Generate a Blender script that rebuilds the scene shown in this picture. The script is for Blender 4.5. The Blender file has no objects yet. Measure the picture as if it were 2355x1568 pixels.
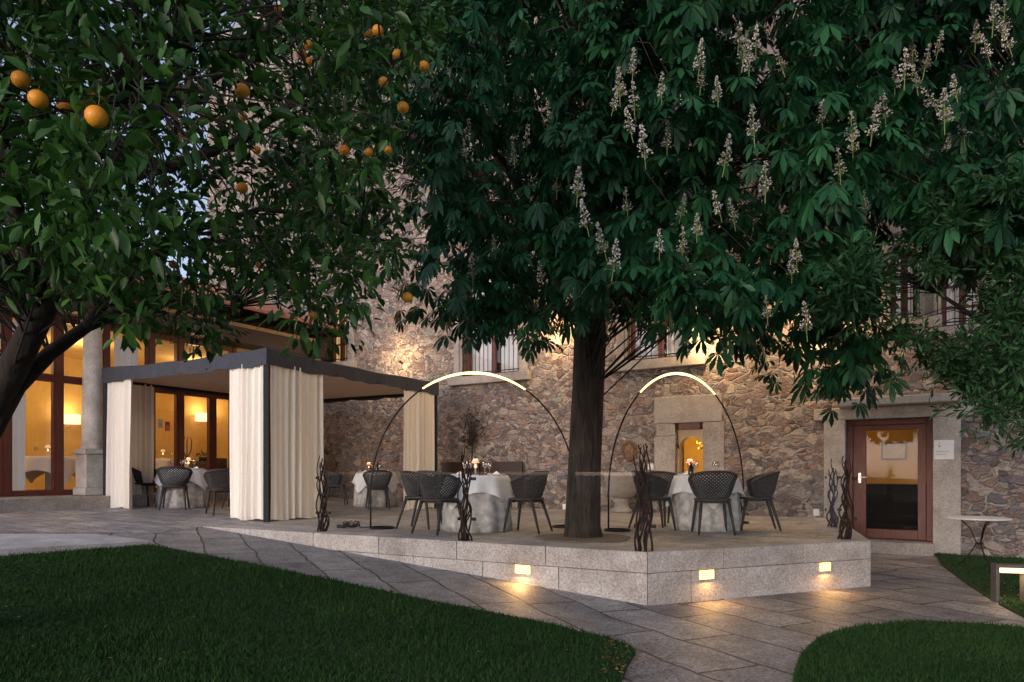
import bpy, bmesh, math, random
import numpy as np
from mathutils import Vector, Matrix, noise
random.seed(7); rng=np.random.default_rng(7)
S=bpy.context.scene; col=S.collection
F=1570.; CX=1177.5; HY=1085.; CAMZ=.8
R=math.radians
def ray(px,py,d): return Vector(((px-CX)/F*d, d, CAMZ+(HY-py)/F*d))
# ---------------- frames -----------------
C=Vector((-5.2,18.5)); UX=Vector((.848,-.530)); NV=Vector((-.530,-.848)); ROT=math.atan2(-.53,.848)
def LW(u,v,z): p=C+UX*u+NV*v; return Vector((p.x,p.y,z))
def hitU(px,py,u):
    D=Vector(((px-CX)/F,1)); t=(u+C.dot(UX))/D.dot(UX); p=D*t-C
    return (u,p.dot(NV),CAMZ+(HY-py)/F*t)
def hitV(px,py,v):
    D=Vector(((px-CX)/F,1)); t=(v+C.dot(NV))/D.dot(NV); p=D*t-C
    return (p.dot(UX),v,CAMZ+(HY-py)/F*t)
P0=Vector((1.35,6.79)); EX,EY=-.877,.4815
def sv(x,y): return (x-P0.x)*EX+(y-P0.y)*EY
def gz(x,y):
    s=sv(x,y)
    if s<0: return -.53
    if s<6.8: return -.53+.53*s/6.8
    if s<14: return .03*(s-6.8)
    return .216
def ghit(px,py,dz=0):
    z=-.4
    for i in range(60):
        d=F*(CAMZ-z)/(py-HY); z=z*.5+.5*(gz((px-CX)/F*d,d)+dz)
    return Vector(((px-CX)/F*d,d))
# ---------------- materials -----------------
def newmat(name):
    m=bpy.data.materials.new(name); m.use_nodes=True; n=m.node_tree.nodes; l=m.node_tree.links
    return m,n,l,n['Principled BSDF']
def ramp(n,stops,interp='LINEAR'):
    r=n.new('ShaderNodeValToRGB'); e=r.color_ramp.elements; r.color_ramp.interpolation=interp
    while len(e)<len(stops): e.new(.5)
    for k,(p,c) in enumerate(stops): e[k].position=p; e[k].color=(*c,1)
    return r
def noisy(name,c1,c2,scale=8,rough=.7,bump=.2,metal=0,vs=(1,1,1),detail=6,bs=None,emit=None,es=0,dist=.02):
    m,n,l,b=newmat(name)
    tc=n.new('ShaderNodeTexCoord'); mp=n.new('ShaderNodeMapping'); mp.inputs['Scale'].default_value=vs
    l.new(tc.outputs['Object'],mp.inputs['Vector'])
    t=n.new('ShaderNodeTexNoise'); t.inputs['Scale'].default_value=scale; t.inputs['Detail'].default_value=detail
    l.new(mp.outputs[0],t.inputs['Vector'])
    r=ramp(n,[(.3,c1),(.7,c2)]); l.new(t.outputs['Fac'],r.inputs[0]); l.new(r.outputs[0],b.inputs['Base Color'])
    b.inputs['Roughness'].default_value=rough; b.inputs['Metallic'].default_value=metal
    if bump>0:
        t2=n.new('ShaderNodeTexNoise'); t2.inputs['Scale'].default_value=bs or scale*3; t2.inputs['Detail'].default_value=5
        l.new(mp.outputs[0],t2.inputs['Vector'])
        bp=n.new('ShaderNodeBump'); bp.inputs['Strength'].default_value=bump; bp.inputs['Distance'].default_value=dist
        l.new(t2.outputs['Fac'],bp.inputs['Height']); l.new(bp.outputs[0],b.inputs['Normal'])
    if emit: b.inputs['Emission Color'].default_value=(*emit,1); b.inputs['Emission Strength'].default_value=es
    return m
def granite_mat(name,c1,c2):
    m,n,l,b=newmat(name)
    tc=n.new('ShaderNodeTexCoord')
    a=n.new('ShaderNodeTexNoise'); a.inputs['Scale'].default_value=52; a.inputs['Detail'].default_value=8; l.new(tc.outputs['Object'],a.inputs['Vector'])
    r=ramp(n,[(.33,c1),(.66,c2)]); l.new(a.outputs['Fac'],r.inputs[0])
    s=n.new('ShaderNodeTexNoise'); s.inputs['Scale'].default_value=1.7; s.inputs['Detail'].default_value=9; s.inputs['Roughness'].default_value=.7; l.new(tc.outputs['Object'],s.inputs['Vector'])
    sr=ramp(n,[(.3,(.62,.58,.55)),(.62,(1.1,1.1,1.1))]); l.new(s.outputs['Fac'],sr.inputs[0])
    m1=n.new('ShaderNodeMix'); m1.data_type='RGBA'; m1.blend_type='MULTIPLY'; m1.inputs[0].default_value=1; l.new(r.outputs[0],m1.inputs[6]); l.new(sr.outputs[0],m1.inputs[7])
    ob=n.new('ShaderNodeObjectInfo'); rr=ramp(n,[(0,(.86,.86,.87)),(1,(1.08,1.06,1.04))]); l.new(ob.outputs['Random'],rr.inputs[0])
    m2=n.new('ShaderNodeMix'); m2.data_type='RGBA'; m2.blend_type='MULTIPLY'; m2.inputs[0].default_value=1; l.new(m1.outputs[2],m2.inputs[6]); l.new(rr.outputs[0],m2.inputs[7])
    l.new(m2.outputs[2],b.inputs['Base Color']); b.inputs['Roughness'].default_value=.78
    bp=n.new('ShaderNodeBump'); bp.inputs['Strength'].default_value=.4; bp.inputs['Distance'].default_value=.008; l.new(a.outputs['Fac'],bp.inputs['Height']); l.new(bp.outputs[0],b.inputs['Normal'])
    return m
def stone_mat():
    m,n,l,b=newmat('rubble_stone')
    tc=n.new('ShaderNodeTexCoord'); mp=n.new('ShaderNodeMapping'); mp.inputs['Scale'].default_value=(1,1,1.55)
    l.new(tc.outputs['Object'],mp.inputs[0])
    dn=n.new('ShaderNodeTexNoise'); dn.inputs['Scale'].default_value=6; dn.inputs['Detail'].default_value=5; l.new(mp.outputs[0],dn.inputs['Vector'])
    sb=n.new('ShaderNodeVectorMath'); sb.operation='SUBTRACT'; sb.inputs[1].default_value=(.5,.5,.5); l.new(dn.outputs['Color'],sb.inputs[0])
    sc=n.new('ShaderNodeVectorMath'); sc.operation='SCALE'; sc.inputs['Scale'].default_value=.15; l.new(sb.outputs[0],sc.inputs[0])
    ad=n.new('ShaderNodeVectorMath'); ad.operation='ADD'; l.new(mp.outputs[0],ad.inputs[0]); l.new(sc.outputs[0],ad.inputs[1])
    def vor(scale,feat):
        v=n.new('ShaderNodeTexVoronoi'); v.feature=feat; v.inputs['Scale'].default_value=scale; l.new(ad.outputs[0],v.inputs['Vector']); return v
    a1=vor(4.1,'F1'); e1=vor(4.1,'DISTANCE_TO_EDGE'); a2=vor(8.6,'F1'); e2=vor(8.6,'DISTANCE_TO_EDGE')
    mk=n.new('ShaderNodeTexNoise'); mk.inputs['Scale'].default_value=2.6; mk.inputs['Detail'].default_value=1; l.new(mp.outputs[0],mk.inputs['Vector'])
    mr=ramp(n,[(.49,(0,0,0)),(.51,(1,1,1))]); l.new(mk.outputs['Fac'],mr.inputs[0])
    mc=n.new('ShaderNodeMix'); mc.data_type='RGBA'; l.new(mr.outputs[0],mc.inputs[0]); l.new(a1.outputs['Color'],mc.inputs[6]); l.new(a2.outputs['Color'],mc.inputs[7])
    hf=n.new('ShaderNodeMath'); hf.operation='MULTIPLY'; hf.inputs[1].default_value=1.7; l.new(e2.outputs['Distance'],hf.inputs[0])
    me=n.new('ShaderNodeMix'); me.data_type='FLOAT'; l.new(mr.outputs[0],me.inputs[0]); l.new(e1.outputs['Distance'],me.inputs[2]); l.new(hf.outputs[0],me.inputs[3])
    sx=n.new('ShaderNodeSeparateColor'); l.new(mc.outputs[2],sx.inputs[0])
    cr=ramp(n,[(0,(.15,.11,.10)),(.14,(.34,.225,.185)),(.28,(.53,.43,.36)),(.42,(.15,.15,.17)),(.55,(.36,.26,.23)),(.70,(.60,.51,.43)),(.84,(.25,.24,.25)),(1,(.43,.28,.20))])
    l.new(sx.outputs[0],cr.inputs[0])
    fn=n.new('ShaderNodeTexNoise'); fn.inputs['Scale'].default_value=18; fn.inputs['Detail'].default_value=9; fn.inputs['Roughness'].default_value=.72; l.new(mp.outputs[0],fn.inputs['Vector'])
    fr=ramp(n,[(.25,(.40,.40,.40)),(.7,(1.3,1.28,1.25))]); l.new(fn.outputs['Fac'],fr.inputs[0])
    mu=n.new('ShaderNodeMix'); mu.data_type='RGBA'; mu.blend_type='MULTIPLY'; mu.inputs[0].default_value=1; l.new(cr.outputs[0],mu.inputs[6]); l.new(fr.outputs[0],mu.inputs[7])
    er=ramp(n,[(.025,(0,0,0)),(.07,(1,1,1))]); l.new(me.outputs[0],er.inputs[0])
    mo=n.new('ShaderNodeMix'); mo.data_type='RGBA'; l.new(er.outputs[0],mo.inputs[0]); mo.inputs[6].default_value=(.54,.47,.40,1); l.new(mu.outputs[2],mo.inputs[7])
    l.new(mo.outputs[2],b.inputs['Base Color']); b.inputs['Roughness'].default_value=.88
    hr=ramp(n,[(0,(0,0,0)),(.13,(1,1,1))]); l.new(me.outputs[0],hr.inputs[0])
    hm=n.new('ShaderNodeMath'); hm.operation='MULTIPLY_ADD'; hm.inputs[1].default_value=1.1; l.new(fn.outputs['Fac'],hm.inputs[0]); l.new(hr.outputs[0],hm.inputs[2])
    hm2=n.new('ShaderNodeMath'); hm2.operation='MULTIPLY_ADD'; hm2.inputs[1].default_value=.8; l.new(sx.outputs[1],hm2.inputs[0]); l.new(hm.outputs[0],hm2.inputs[2])
    bp=n.new('ShaderNodeBump'); bp.inputs['Strength'].default_value=1; bp.inputs['Distance'].default_value=.05; l.new(hm2.outputs[0],bp.inputs['Height']); l.new(bp.outputs[0],b.inputs['Normal'])
    return m
def paving(name,bw,rh,rot,c1,c2,mort,ms=.014,ds=.10):
    m,n,l,b=newmat(name)
    tc=n.new('ShaderNodeTexCoord'); mp=n.new('ShaderNodeMapping'); mp.inputs['Rotation'].default_value=(0,0,rot); l.new(tc.outputs['Object'],mp.inputs[0])
    dn=n.new('ShaderNodeTexNoise'); dn.inputs['Scale'].default_value=1.6; dn.inputs['Detail'].default_value=4; l.new(mp.outputs[0],dn.inputs['Vector'])
    sc=n.new('ShaderNodeVectorMath'); sc.operation='SCALE'; sc.inputs['Scale'].default_value=ds; l.new(dn.outputs['Color'],sc.inputs[0])
    ad=n.new('ShaderNodeVectorMath'); ad.operation='ADD'; l.new(mp.outputs[0],ad.inputs[0]); l.new(sc.outputs[0],ad.inputs[1])
    br=n.new('ShaderNodeTexBrick'); l.new(ad.outputs[0],br.inputs['Vector']); br.offset=.37; br.squash=1.4; br.squash_frequency=3
    for k,v in (('Scale',1),('Mortar Size',ms),('Mortar Smooth',.4),('Brick Width',bw),('Row Height',rh)): br.inputs[k].default_value=v
    br.inputs['Color1'].default_value=(*c1,1); br.inputs['Color2'].default_value=(*c2,1); br.inputs['Mortar'].default_value=(*mort,1)
    fn=n.new('ShaderNodeTexNoise'); fn.inputs['Scale'].default_value=2.6; fn.inputs['Detail'].default_value=11; fn.inputs['Roughness'].default_value=.78; l.new(mp.outputs[0],fn.inputs['Vector'])
    fr=ramp(n,[(.3,(.38,.37,.36)),(.7,(1.45,1.45,1.45))]); l.new(fn.outputs['Fac'],fr.inputs[0])
    g=n.new('ShaderNodeTexNoise'); g.inputs['Scale'].default_value=50; g.inputs['Detail'].default_value=4; l.new(mp.outputs[0],g.inputs['Vector'])
    gr=ramp(n,[(.35,(.55,.55,.55)),(.65,(1.35,1.35,1.35))]); l.new(g.outputs['Fac'],gr.inputs[0])
    m1=n.new('ShaderNodeMix'); m1.data_type='RGBA'; m1.blend_type='MULTIPLY'; m1.inputs[0].default_value=1; l.new(br.outputs['Color'],m1.inputs[6]); l.new(fr.outputs[0],m1.inputs[7])
    m2=n.new('ShaderNodeMix'); m2.data_type='RGBA'; m2.blend_type='MULTIPLY'; m2.inputs[0].default_value=1; l.new(m1.outputs[2],m2.inputs[6]); l.new(gr.outputs[0],m2.inputs[7])
    l.new(m2.outputs[2],b.inputs['Base Color']); b.inputs['Roughness'].default_value=.55
    h=n.new('ShaderNodeMath'); h.operation='MULTIPLY_ADD'; h.inputs[1].default_value=-1.2; l.new(br.outputs['Fac'],h.inputs[0]); l.new(fn.outputs['Fac'],h.inputs[2])
    h2=n.new('ShaderNodeMath'); h2.operation='MULTIPLY_ADD'; h2.inputs[1].default_value=.4; l.new(g.outputs['Fac'],h2.inputs[0]); l.new(h.outputs[0],h2.inputs[2])
    bp=n.new('ShaderNodeBump'); bp.inputs['Strength'].default_value=.9; bp.inputs['Distance'].default_value=.03; l.new(h2.outputs[0],bp.inputs['Height']); l.new(bp.outputs[0],b.inputs['Normal'])
    return m
def leafmat(name,stops,rough=.4,tr=.22,nscale=1.2,spec=.3):
    m,n,l,b=newmat(name)
    g=n.new('ShaderNodeNewGeometry'); tc=n.new('ShaderNodeTexCoord')
    t=n.new('ShaderNodeTexNoise'); t.inputs['Scale'].default_value=nscale; t.inputs['Detail'].default_value=2; l.new(tc.outputs['Object'],t.inputs['Vector'])
    a=n.new('ShaderNodeMath'); a.operation='MULTIPLY_ADD'; a.inputs[1].default_value=.45; l.new(g.outputs['Random Per Island'],a.inputs[0])
    s=n.new('ShaderNodeMath'); s.operation='MULTIPLY'; s.inputs[1].default_value=.55; l.new(t.outputs['Fac'],s.inputs[0]); l.new(s.outputs[0],a.inputs[2])
    r=ramp(n,stops); l.new(a.outputs[0],r.inputs[0]); l.new(r.outputs[0],b.inputs['Base Color']); b.inputs['Roughness'].default_value=rough
    b.inputs['Specular IOR Level'].default_value=spec
    if tr>0:
        tl=n.new('ShaderNodeBsdfTranslucent'); l.new(r.outputs[0],tl.inputs['Color'])
        mx=n.new('ShaderNodeMixShader'); mx.inputs[0].default_value=tr; l.new(b.outputs[0],mx.inputs[1]); l.new(tl.outputs[0],mx.inputs[2])
        l.new(mx.outputs[0],n['Material Output'].inputs['Surface'])
    return m
def glassmat(name,tint=(1,1,1),f=.07,k=.6):
    m,n,l,b=newmat(name)
    t=n.new('ShaderNodeBsdfTransparent'); t.inputs[0].default_value=(*tint,1); g=n.new('ShaderNodeBsdfGlossy'); g.inputs['Roughness'].default_value=.02
    lw=n.new('ShaderNodeLayerWeight'); lw.inputs[0].default_value=.25
    a=n.new('ShaderNodeMath'); a.operation='MULTIPLY_ADD'; a.inputs[1].default_value=k; a.inputs[2].default_value=f; l.new(lw.outputs['Fresnel'],a.inputs[0])
    mx=n.new('ShaderNodeMixShader'); l.new(a.outputs[0],mx.inputs[0]); l.new(t.outputs[0],mx.inputs[1]); l.new(g.outputs[0],mx.inputs[2])
    l.new(mx.outputs[0],n['Material Output'].inputs['Surface']); return m
def emis(name,c,s):
    m,n,l,b=newmat(name); b.inputs['Base Color'].default_value=(*c,1); b.inputs['Emission Color'].default_value=(*c,1); b.inputs['Emission Strength'].default_value=s; return m
M={}
M['stone']=stone_mat()
M['granite']=granite_mat('granite',(.29,.255,.225),(.50,.45,.395))
M['column']=granite_mat('lit_column_granite',(.58,.53,.47),(.82,.76,.68))  # granite paled to stand in for warm interior light on the columns
M['lintel']=granite_mat('lintel_granite',(.38,.34,.30),(.60,.55,.49))
M['granite2']=granite_mat('granite_terrace',(.32,.295,.275),(.60,.56,.52))
M['slab']=granite_mat('pale_slab',(.44,.43,.43),(.66,.65,.64))
M['path']=paving('path_slabs',1.15,.52,R(-118),(.21,.205,.21),(.36,.345,.345),(.055,.05,.05),.016,.16)
M['setts']=paving('courtyard_setts',.55,.24,R(32),(.31,.30,.30),(.46,.44,.435),(.11,.10,.10),.010)
M['terr']=paving('terrace_slabs',.9,.45,R(32),(.38,.34,.30),(.52,.475,.43),(.15,.13,.12),.008)
M['soil']=noisy('lawn_soil',(.008,.019,.006),(.018,.042,.011),scale=9,rough=1,bump=.5)
M['grass']=leafmat('grass_blades',[(.1,(.012,.034,.008)),(.5,(.025,.066,.014)),(.9,(.055,.11,.028))],.8,0,.9,.15)
M['chest']=leafmat('chestnut_leaf',[(.15,(.005,.026,.012)),(.45,(.011,.058,.022)),(.7,(.024,.10,.036)),(.95,(.05,.18,.055))],.42,.2,.7,.28)
M['orl']=leafmat('orange_leaf',[(.15,(.008,.028,.006)),(.45,(.020,.068,.012)),(.7,(.05,.14,.025)),(.95,(.14,.28,.05))],.36,.24,.9,.32)
M['shl']=leafmat('shrub_leaf',[(.15,(.008,.030,.011)),(.5,(.018,.062,.020)),(.9,(.048,.12,.038))],.5,.15,.9,.22)
M['bark']=noisy('chestnut_bark',(.018,.013,.010),(.070,.052,.038),scale=16,rough=.95,bump=1,vs=(1,1,.22),bs=30,dist=.06)
M['bark2']=noisy('orange_bark',(.012,.010,.008),(.038,.028,.021),scale=12,rough=.95,bump=.8,vs=(1,1,.4),bs=22,dist=.02)
M['wood']=noisy('red_wood',(.085,.014,.007),(.15,.03,.015),scale=10,rough=.45,bump=.1,vs=(6,6,.5))
M['darkwood']=noisy('dark_wood',(.022,.010,.009),(.045,.02,.015),scale=10,rough=.5,bump=.1,vs=(6,6,.5))
M['black']=noisy('black_metal',(.012,.011,.011),(.025,.022,.02),scale=20,rough=.45,bump=.1,metal=.6)
M['matblack']=noisy('matt_black',(.008,.007,.007),(.014,.012,.012),scale=10,rough=.9,bump=0)
M['bronze']=noisy('bronze_metal',(.09,.085,.08),(.14,.13,.12),scale=20,rough=.5,bump=.1,metal=.4)
M['rust']=noisy('rust_iron',(.018,.012,.010),(.045,.024,.017),scale=25,rough=.7,bump=.3,metal=.5)
M['chair']=noisy('chair_weave',(.024,.021,.020),(.050,.044,.040),scale=60,rough=.6,bump=.3)
M['linen']=noisy('white_linen',(.84,.84,.86),(.90,.90,.91),scale=30,rough=.9,bump=.15)
M['skirt']=noisy('damask_skirt',(.32,.30,.29),(.66,.64,.61),scale=11,rough=.9,bump=.1,detail=3)
M['cream']=noisy('cream_curtain',(.86,.79,.69),(.91,.86,.77),scale=40,rough=.95,bump=.1)
M['valance']=noisy('grey_canvas',(.038,.042,.056),(.060,.066,.086),scale=30,rough=.85,bump=.2)
M['trim']=noisy('black_canvas_trim',(.012,.014,.018),(.022,.025,.032),scale=30,rough=.85,bump=.1)
M['under']=noisy('tan_canvas',(.60,.46,.35),(.68,.54,.42),scale=20,rough=.9,bump=.1)
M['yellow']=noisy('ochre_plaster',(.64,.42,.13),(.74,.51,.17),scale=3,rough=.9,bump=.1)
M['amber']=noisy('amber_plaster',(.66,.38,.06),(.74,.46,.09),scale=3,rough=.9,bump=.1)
M['plaster']=noisy('cream_plaster',(.55,.42,.26),(.65,.50,.32),scale=3,rough=.9,bump=.1)
M['floorin']=noisy('terracotta_floor',(.16,.08,.05),(.24,.13,.08),scale=5,rough=.4,bump=.1)
M['tile']=noisy('roof_tile',(.30,.10,.06),(.46,.19,.12),scale=9,rough=.85,bump=.4)
M['orange']=noisy('orange_peel',(.80,.24,.012),(.90,.40,.03),scale=6,rough=.42,bump=.35,bs=160,dist=.003)
M['glass']=glassmat('window_glass'); M['bal']=glassmat('balustrade_glass',(.975,.985,.98),.008,.10); M['doorglass']=glassmat('door_glass',(1,1,1),.01,.12)
M['clear']=glassmat('wine_glass_clear',(.97,.97,.97),.14)
M['led']=emis('led_tube',(1,.74,.30),3.0); M['lamp']=emis('lit_diffuser',(1,.62,.20),5.0); M['shade']=emis('lit_lamp_shade',(1,.72,.42),1.7); M['candleshade']=emis('candle_shade',(1,.62,.42),.5)
M['white']=noisy('white_paint',(.72,.71,.69),(.80,.79,.77),scale=20,rough=.5,bump=.05)
M['ink']=noisy('grey_ink',(.22,.22,.22),(.28,.28,.28),scale=20,rough=.7,bump=0)
M['sheer']=noisy('glowing_sheer_curtain',(.50,.49,.50),(.62,.60,.61),scale=12,rough=.9,bump=.1,vs=(8,8,.3),emit=(1,.90,.84),es=.13)  # weak emission in the cloth stands in for room light behind it
M['sheerw']=noisy('glowing_warm_sheer_curtain',(.6,.5,.36),(.7,.58,.42),scale=12,rough=.9,bump=.1,vs=(8,8,.3),emit=(1,.62,.25),es=.4)  # warm emission replaces a lit room behind this curtain
M['flower']=noisy('blossom_white',(.50,.40,.42),(.80,.76,.74),scale=60,rough=.8,bump=0)
M['stem']=noisy('flower_stem',(.13,.16,.05),(.24,.27,.09),scale=30,rough=.8,bump=0)
M['flame']=emis('candle_flame',(1,.55,.2),8)
M['gravel']=noisy('gravel_brown',(.12,.085,.065),(.32,.25,.19),scale=60,rough=1,bump=1,bs=70)
M['litter']=leafmat('fallen_leaf',[(.1,(.10,.04,.02)),(.5,(.20,.09,.04)),(.9,(.35,.22,.08))],.8,0)
M['red']=noisy('red_sign',(.6,.05,.03),(.7,.07,.04),scale=5,rough=.5,bump=0)
M['paint']=noisy('painting_canvas',(.05,.03,.02),(.35,.16,.07),scale=7,rough=.5,bump=.1,detail=4)
M['gilt']=noisy('picture_gilt',(.25,.14,.04),(.4,.24,.08),scale=30,rough=.4,bump=.2)
M['bottle']=noisy('dark_bottle',(.01,.012,.008),(.02,.02,.012),scale=10,rough=.1,bump=0)
M['steel']=noisy('brushed_steel',(.4,.4,.4),(.55,.55,.55),scale=30,rough=.3,bump=.05,metal=1)
M['rustmask']=noisy('terracotta_mask',(.14,.075,.045),(.28,.16,.10),scale=20,rough=.9,bump=.5)
M['green']=noisy('plant_green',(.02,.05,.015),(.06,.12,.03),scale=20,rough=.6,bump=.1)
M['dry']=noisy('dry_leaf',(.25,.14,.08),(.45,.29,.18),scale=20,rough=.8,bump=.2)
# ---------------- mesh builder -----------------
def wm(o):
    m=Matrix.Identity(4)
    while o: m=o.matrix_basis@m; o=o.parent
    return m
class MB:
    def __init__(s): s.v=[]; s.f=[]; s.mi=[]
    def add(s,vs,fs,mi=0,M4=None):
        o=len(s.v)
        for p in vs:
            p=Vector(p)
            if M4: p=M4@p
            s.v.append(tuple(p))
        for f in fs: s.f.append(tuple(i+o for i in f)); s.mi.append(mi)
    def box(s,x0,x1,y0,y1,z0,z1,mi=0,M4=None):
        v=[(x0,y0,z0),(x1,y0,z0),(x1,y1,z0),(x0,y1,z0),(x0,y0,z1),(x1,y0,z1),(x1,y1,z1),(x0,y1,z1)]
        s.add(v,[(0,3,2,1),(4,5,6,7),(0,1,5,4),(1,2,6,5),(2,3,7,6),(3,0,4,7)],mi,M4); return s
    def prism(s,poly,z0,z1,mi=0):
        n=len(poly); v=[(p[0],p[1],z0) for p in poly]+[(p[0],p[1],z1) for p in poly]
        s.add(v,[tuple(range(n-1,-1,-1)),tuple(range(n,2*n))]+[(i,(i+1)%n,n+(i+1)%n,n+i) for i in range(n)],mi); return s
    def tube(s,pts,rad,n=8,mi=0,cap=True,M4=None):
        pts=[Vector(p) for p in pts]
        if not hasattr(rad,'__len__'): rad=[rad]*len(pts)
        vs=[]; fs=[]; t0=(pts[1]-pts[0]).normalized(); a=t0.orthogonal().normalized()
        for k,p in enumerate(pts):
            t=(pts[min(k+1,len(pts)-1)]-pts[max(k-1,0)]).normalized()
            a=(a-t*a.dot(t)).normalized(); b=t.cross(a)
            for j in range(n):
                w=2*math.pi*j/n; vs.append(p+(a*math.cos(w)+b*math.sin(w))*rad[k])
        for k in range(len(pts)-1):
            for j in range(n):
                q=(j+1)%n; fs.append((k*n+j,k*n+q,(k+1)*n+q,(k+1)*n+j))
        if cap: fs.append(tuple(range(n-1,-1,-1))); fs.append(tuple((len(pts)-1)*n+j for j in range(n)))
        s.add(vs,fs,mi,M4); return s
    def lathe(s,prof,c=(0,0,0),n=24,mi=0,wob=None):
        vs=[]; fs=[]; K=len(prof)
        for k,(r,z) in enumerate(prof):
            for j in range(n):
                a=2*math.pi*j/n; rr=r
                if wob: rr=r*wob(a,k/(K-1))
                vs.append((c[0]+rr*math.cos(a),c[1]+rr*math.sin(a),c[2]+z))
        for k in range(K-1):
            for j in range(n):
                q=(j+1)%n; fs.append((k*n+j,k*n+q,(k+1)*n+q,(k+1)*n+j))
        fs.append(tuple(range(n-1,-1,-1))); fs.append(tuple((K-1)*n+j for j in range(n)))
        s.add(vs,fs,mi); return s
    def build(s,name,mat,parent=None,world=False,smooth=False,bevel=0,keep=False):
        vs=s.v; loc=None
        if world and parent:
            inv=wm(parent).inverted(); vs=[tuple(inv@Vector(p)) for p in vs]
        elif not parent and not keep:
            a=np.array(vs); loc=((a[:,0].min()+a[:,0].max())/2,(a[:,1].min()+a[:,1].max())/2,a[:,2].min())
            vs=(a-np.array(loc)).tolist()
        me=bpy.data.meshes.new(name); me.from_pydata(vs,[],s.f)
        for mm in (mat if isinstance(mat,(list,tuple)) else [mat]): me.materials.append(mm)
        me.polygons.foreach_set('material_index',s.mi)
        if smooth: me.polygons.foreach_set('use_smooth',[True]*len(me.polygons))
        me.update(); o=bpy.data.objects.new(name,me); col.objects.link(o)
        if parent: o.parent=parent
        if loc: o.location=loc
        if bevel:
            b=o.modifiers.new('bevel','BEVEL'); b.width=bevel; b.segments=2; b.limit_method='ANGLE'
        return o
def tag(o,label,cat,group=None,kind=None):
    if label: o['label']=label; o['category']=cat
    if group: o['group']=group
    if kind: o['kind']=kind
    return o
def thing(name,label,cat,loc=(0,0,0),rz=0,group=None):
    o=bpy.data.objects.new(name,None); o.empty_display_size=.2; col.objects.link(o); o.location=loc; o.rotation_euler=(0,0,rz)
    return tag(o,label,cat,group)
def dup(o,loc,rz,label,group=None):
    def cp(x,par):
        c=x.copy(); col.objects.link(c)
        if par: c.parent=par
        for ch in [q for q in bpy.data.objects if q.parent==x]: cp(ch,c)
        return c
    r=cp(o,None); r.location=loc; r.rotation_euler=(0,0,rz); r['label']=label
    if group: r['group']=group
    return r
def light(kind,loc,e,c=(1,.66,.34),size=.05,rot=None):
    L=bpy.data.lights.new(kind.lower()+'_light',kind); L.energy=e; L.color=c
    if kind=='AREA': L.size=size
    else: L.shadow_soft_size=size
    o=bpy.data.objects.new('lamp_light',L); col.objects.link(o); o.location=loc
    if rot is not None: o.rotation_euler=Vector(rot).to_track_quat('-Z','Y').to_euler()
    return o
# ---------------- ground -----------------
def sheet(name,poly,dz,mat,skirt=0):
    bm=bmesh.new(); f=bm.faces.new([bm.verts.new((p[0],p[1],0)) for p in poly])
    if sum((poly[i][0]*poly[(i+1)%len(poly)][1]-poly[(i+1)%len(poly)][0]*poly[i][1]) for i in range(len(poly)))<0: f.normal_flip()
    for s in (0,6.8,14):
        bmesh.ops.bisect_plane(bm,geom=bm.verts[:]+bm.edges[:]+bm.faces[:],plane_co=(P0.x+EX*s,P0.y+EY*s,0),plane_no=(EX,EY,0))
    for v in bm.verts: v.co.z=gz(v.co.x,v.co.y)+dz
    if skirt:
        be=[e for e in bm.edges if e.is_boundary]
        r=bmesh.ops.extrude_edge_only(bm,edges=be)
        for g in r['geom']:
            if isinstance(g,bmesh.types.BMVert): g.co.z-=skirt
    bmesh.ops.triangulate(bm,faces=bm.faces[:])
    me=bpy.data.meshes.new(name); bm.to_mesh(me); me.materials.append(mat); o=bpy.data.objects.new(name,me); col.objects.link(o); o['kind']='structure'; return o
sheet('ground',[(-120,-60),(120,-60),(120,160),(-120,160)],0,M['path'])
L0=Vector((-4.59,10.05)); R0=Vector((4.18,7.95)); K0=Vector((5.62,11.83)); Lw=LW(5.0,-.0,0).xy
sheet('paving',[tuple(ghit(345,1228)),tuple(ghit(-500,1228)),(-16,9),(-14,22),tuple(Lw+Vector((.0,.3))),tuple(L0+Vector((.05,-.02)))],.004,M['setts'])
TP=[P0,R0,K0,LW(11.95,-.2,0).xy,LW(4.9,-.2,0).xy,L0]
mb=MB(); mb.add([(p.x,p.y,-.004) for p in TP],[tuple(range(len(TP)))]); t=mb.build('terrace',M['terr'],keep=True); t['kind']='structure'
def nrm(a,b):
    d=(b-a).normalized(); return Vector((-d.y,d.x))
def lp(A,B,px):
    k=(px-CX)/F; return (k*A.y-A.x)/((B.x-A.x)-k*(B.y-A.y))
n1=nrm(L0,P0); n2=nrm(P0,R0); n3=nrm(R0,K0)
off=.36
def mitre(a,b): return (a+b)/(1+a.dot(b))*off
PI_,RI,LI,KI=P0+mitre(n1,n2),R0+mitre(n2,n3),L0+n1*off,K0+n3*off
rw=thing('retaining_wall','low pale granite block wall edging the raised dining terrace','wall',(P0.x,P0.y,-.53))
def blocks(A,B,Ai,Bi,ts,z0,z1):
    for a,b in zip(ts[:-1],ts[1:]):
        g=.003/(B-A).length; a+=g; b-=g
        q=[A.lerp(B,a),A.lerp(B,b),Ai.lerp(Bi,b),Ai.lerp(Bi,a)]
        MB().prism([tuple(p) for p in q],z0,z1).build('granite_block',M['granite2'],rw,world=True,bevel=.007)
tl=lambda A,B,ps:[0]+[lp(A,B,p) for p in ps]+[1]
blocks(L0,P0,LI,PI_,tl(L0,P0,[575,720,870,1050,1255]),-.21,0)
blocks(L0,P0,LI,PI_,tl(L0,P0,[640,790,950,1110,1285]),-.8,-.214)
blocks(P0,R0,PI_,RI,tl(P0,R0,[1665,1850]),-.21,0)
blocks(P0,R0,PI_,RI,tl(P0,R0,[1590,1815]),-.8,-.214)
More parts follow.
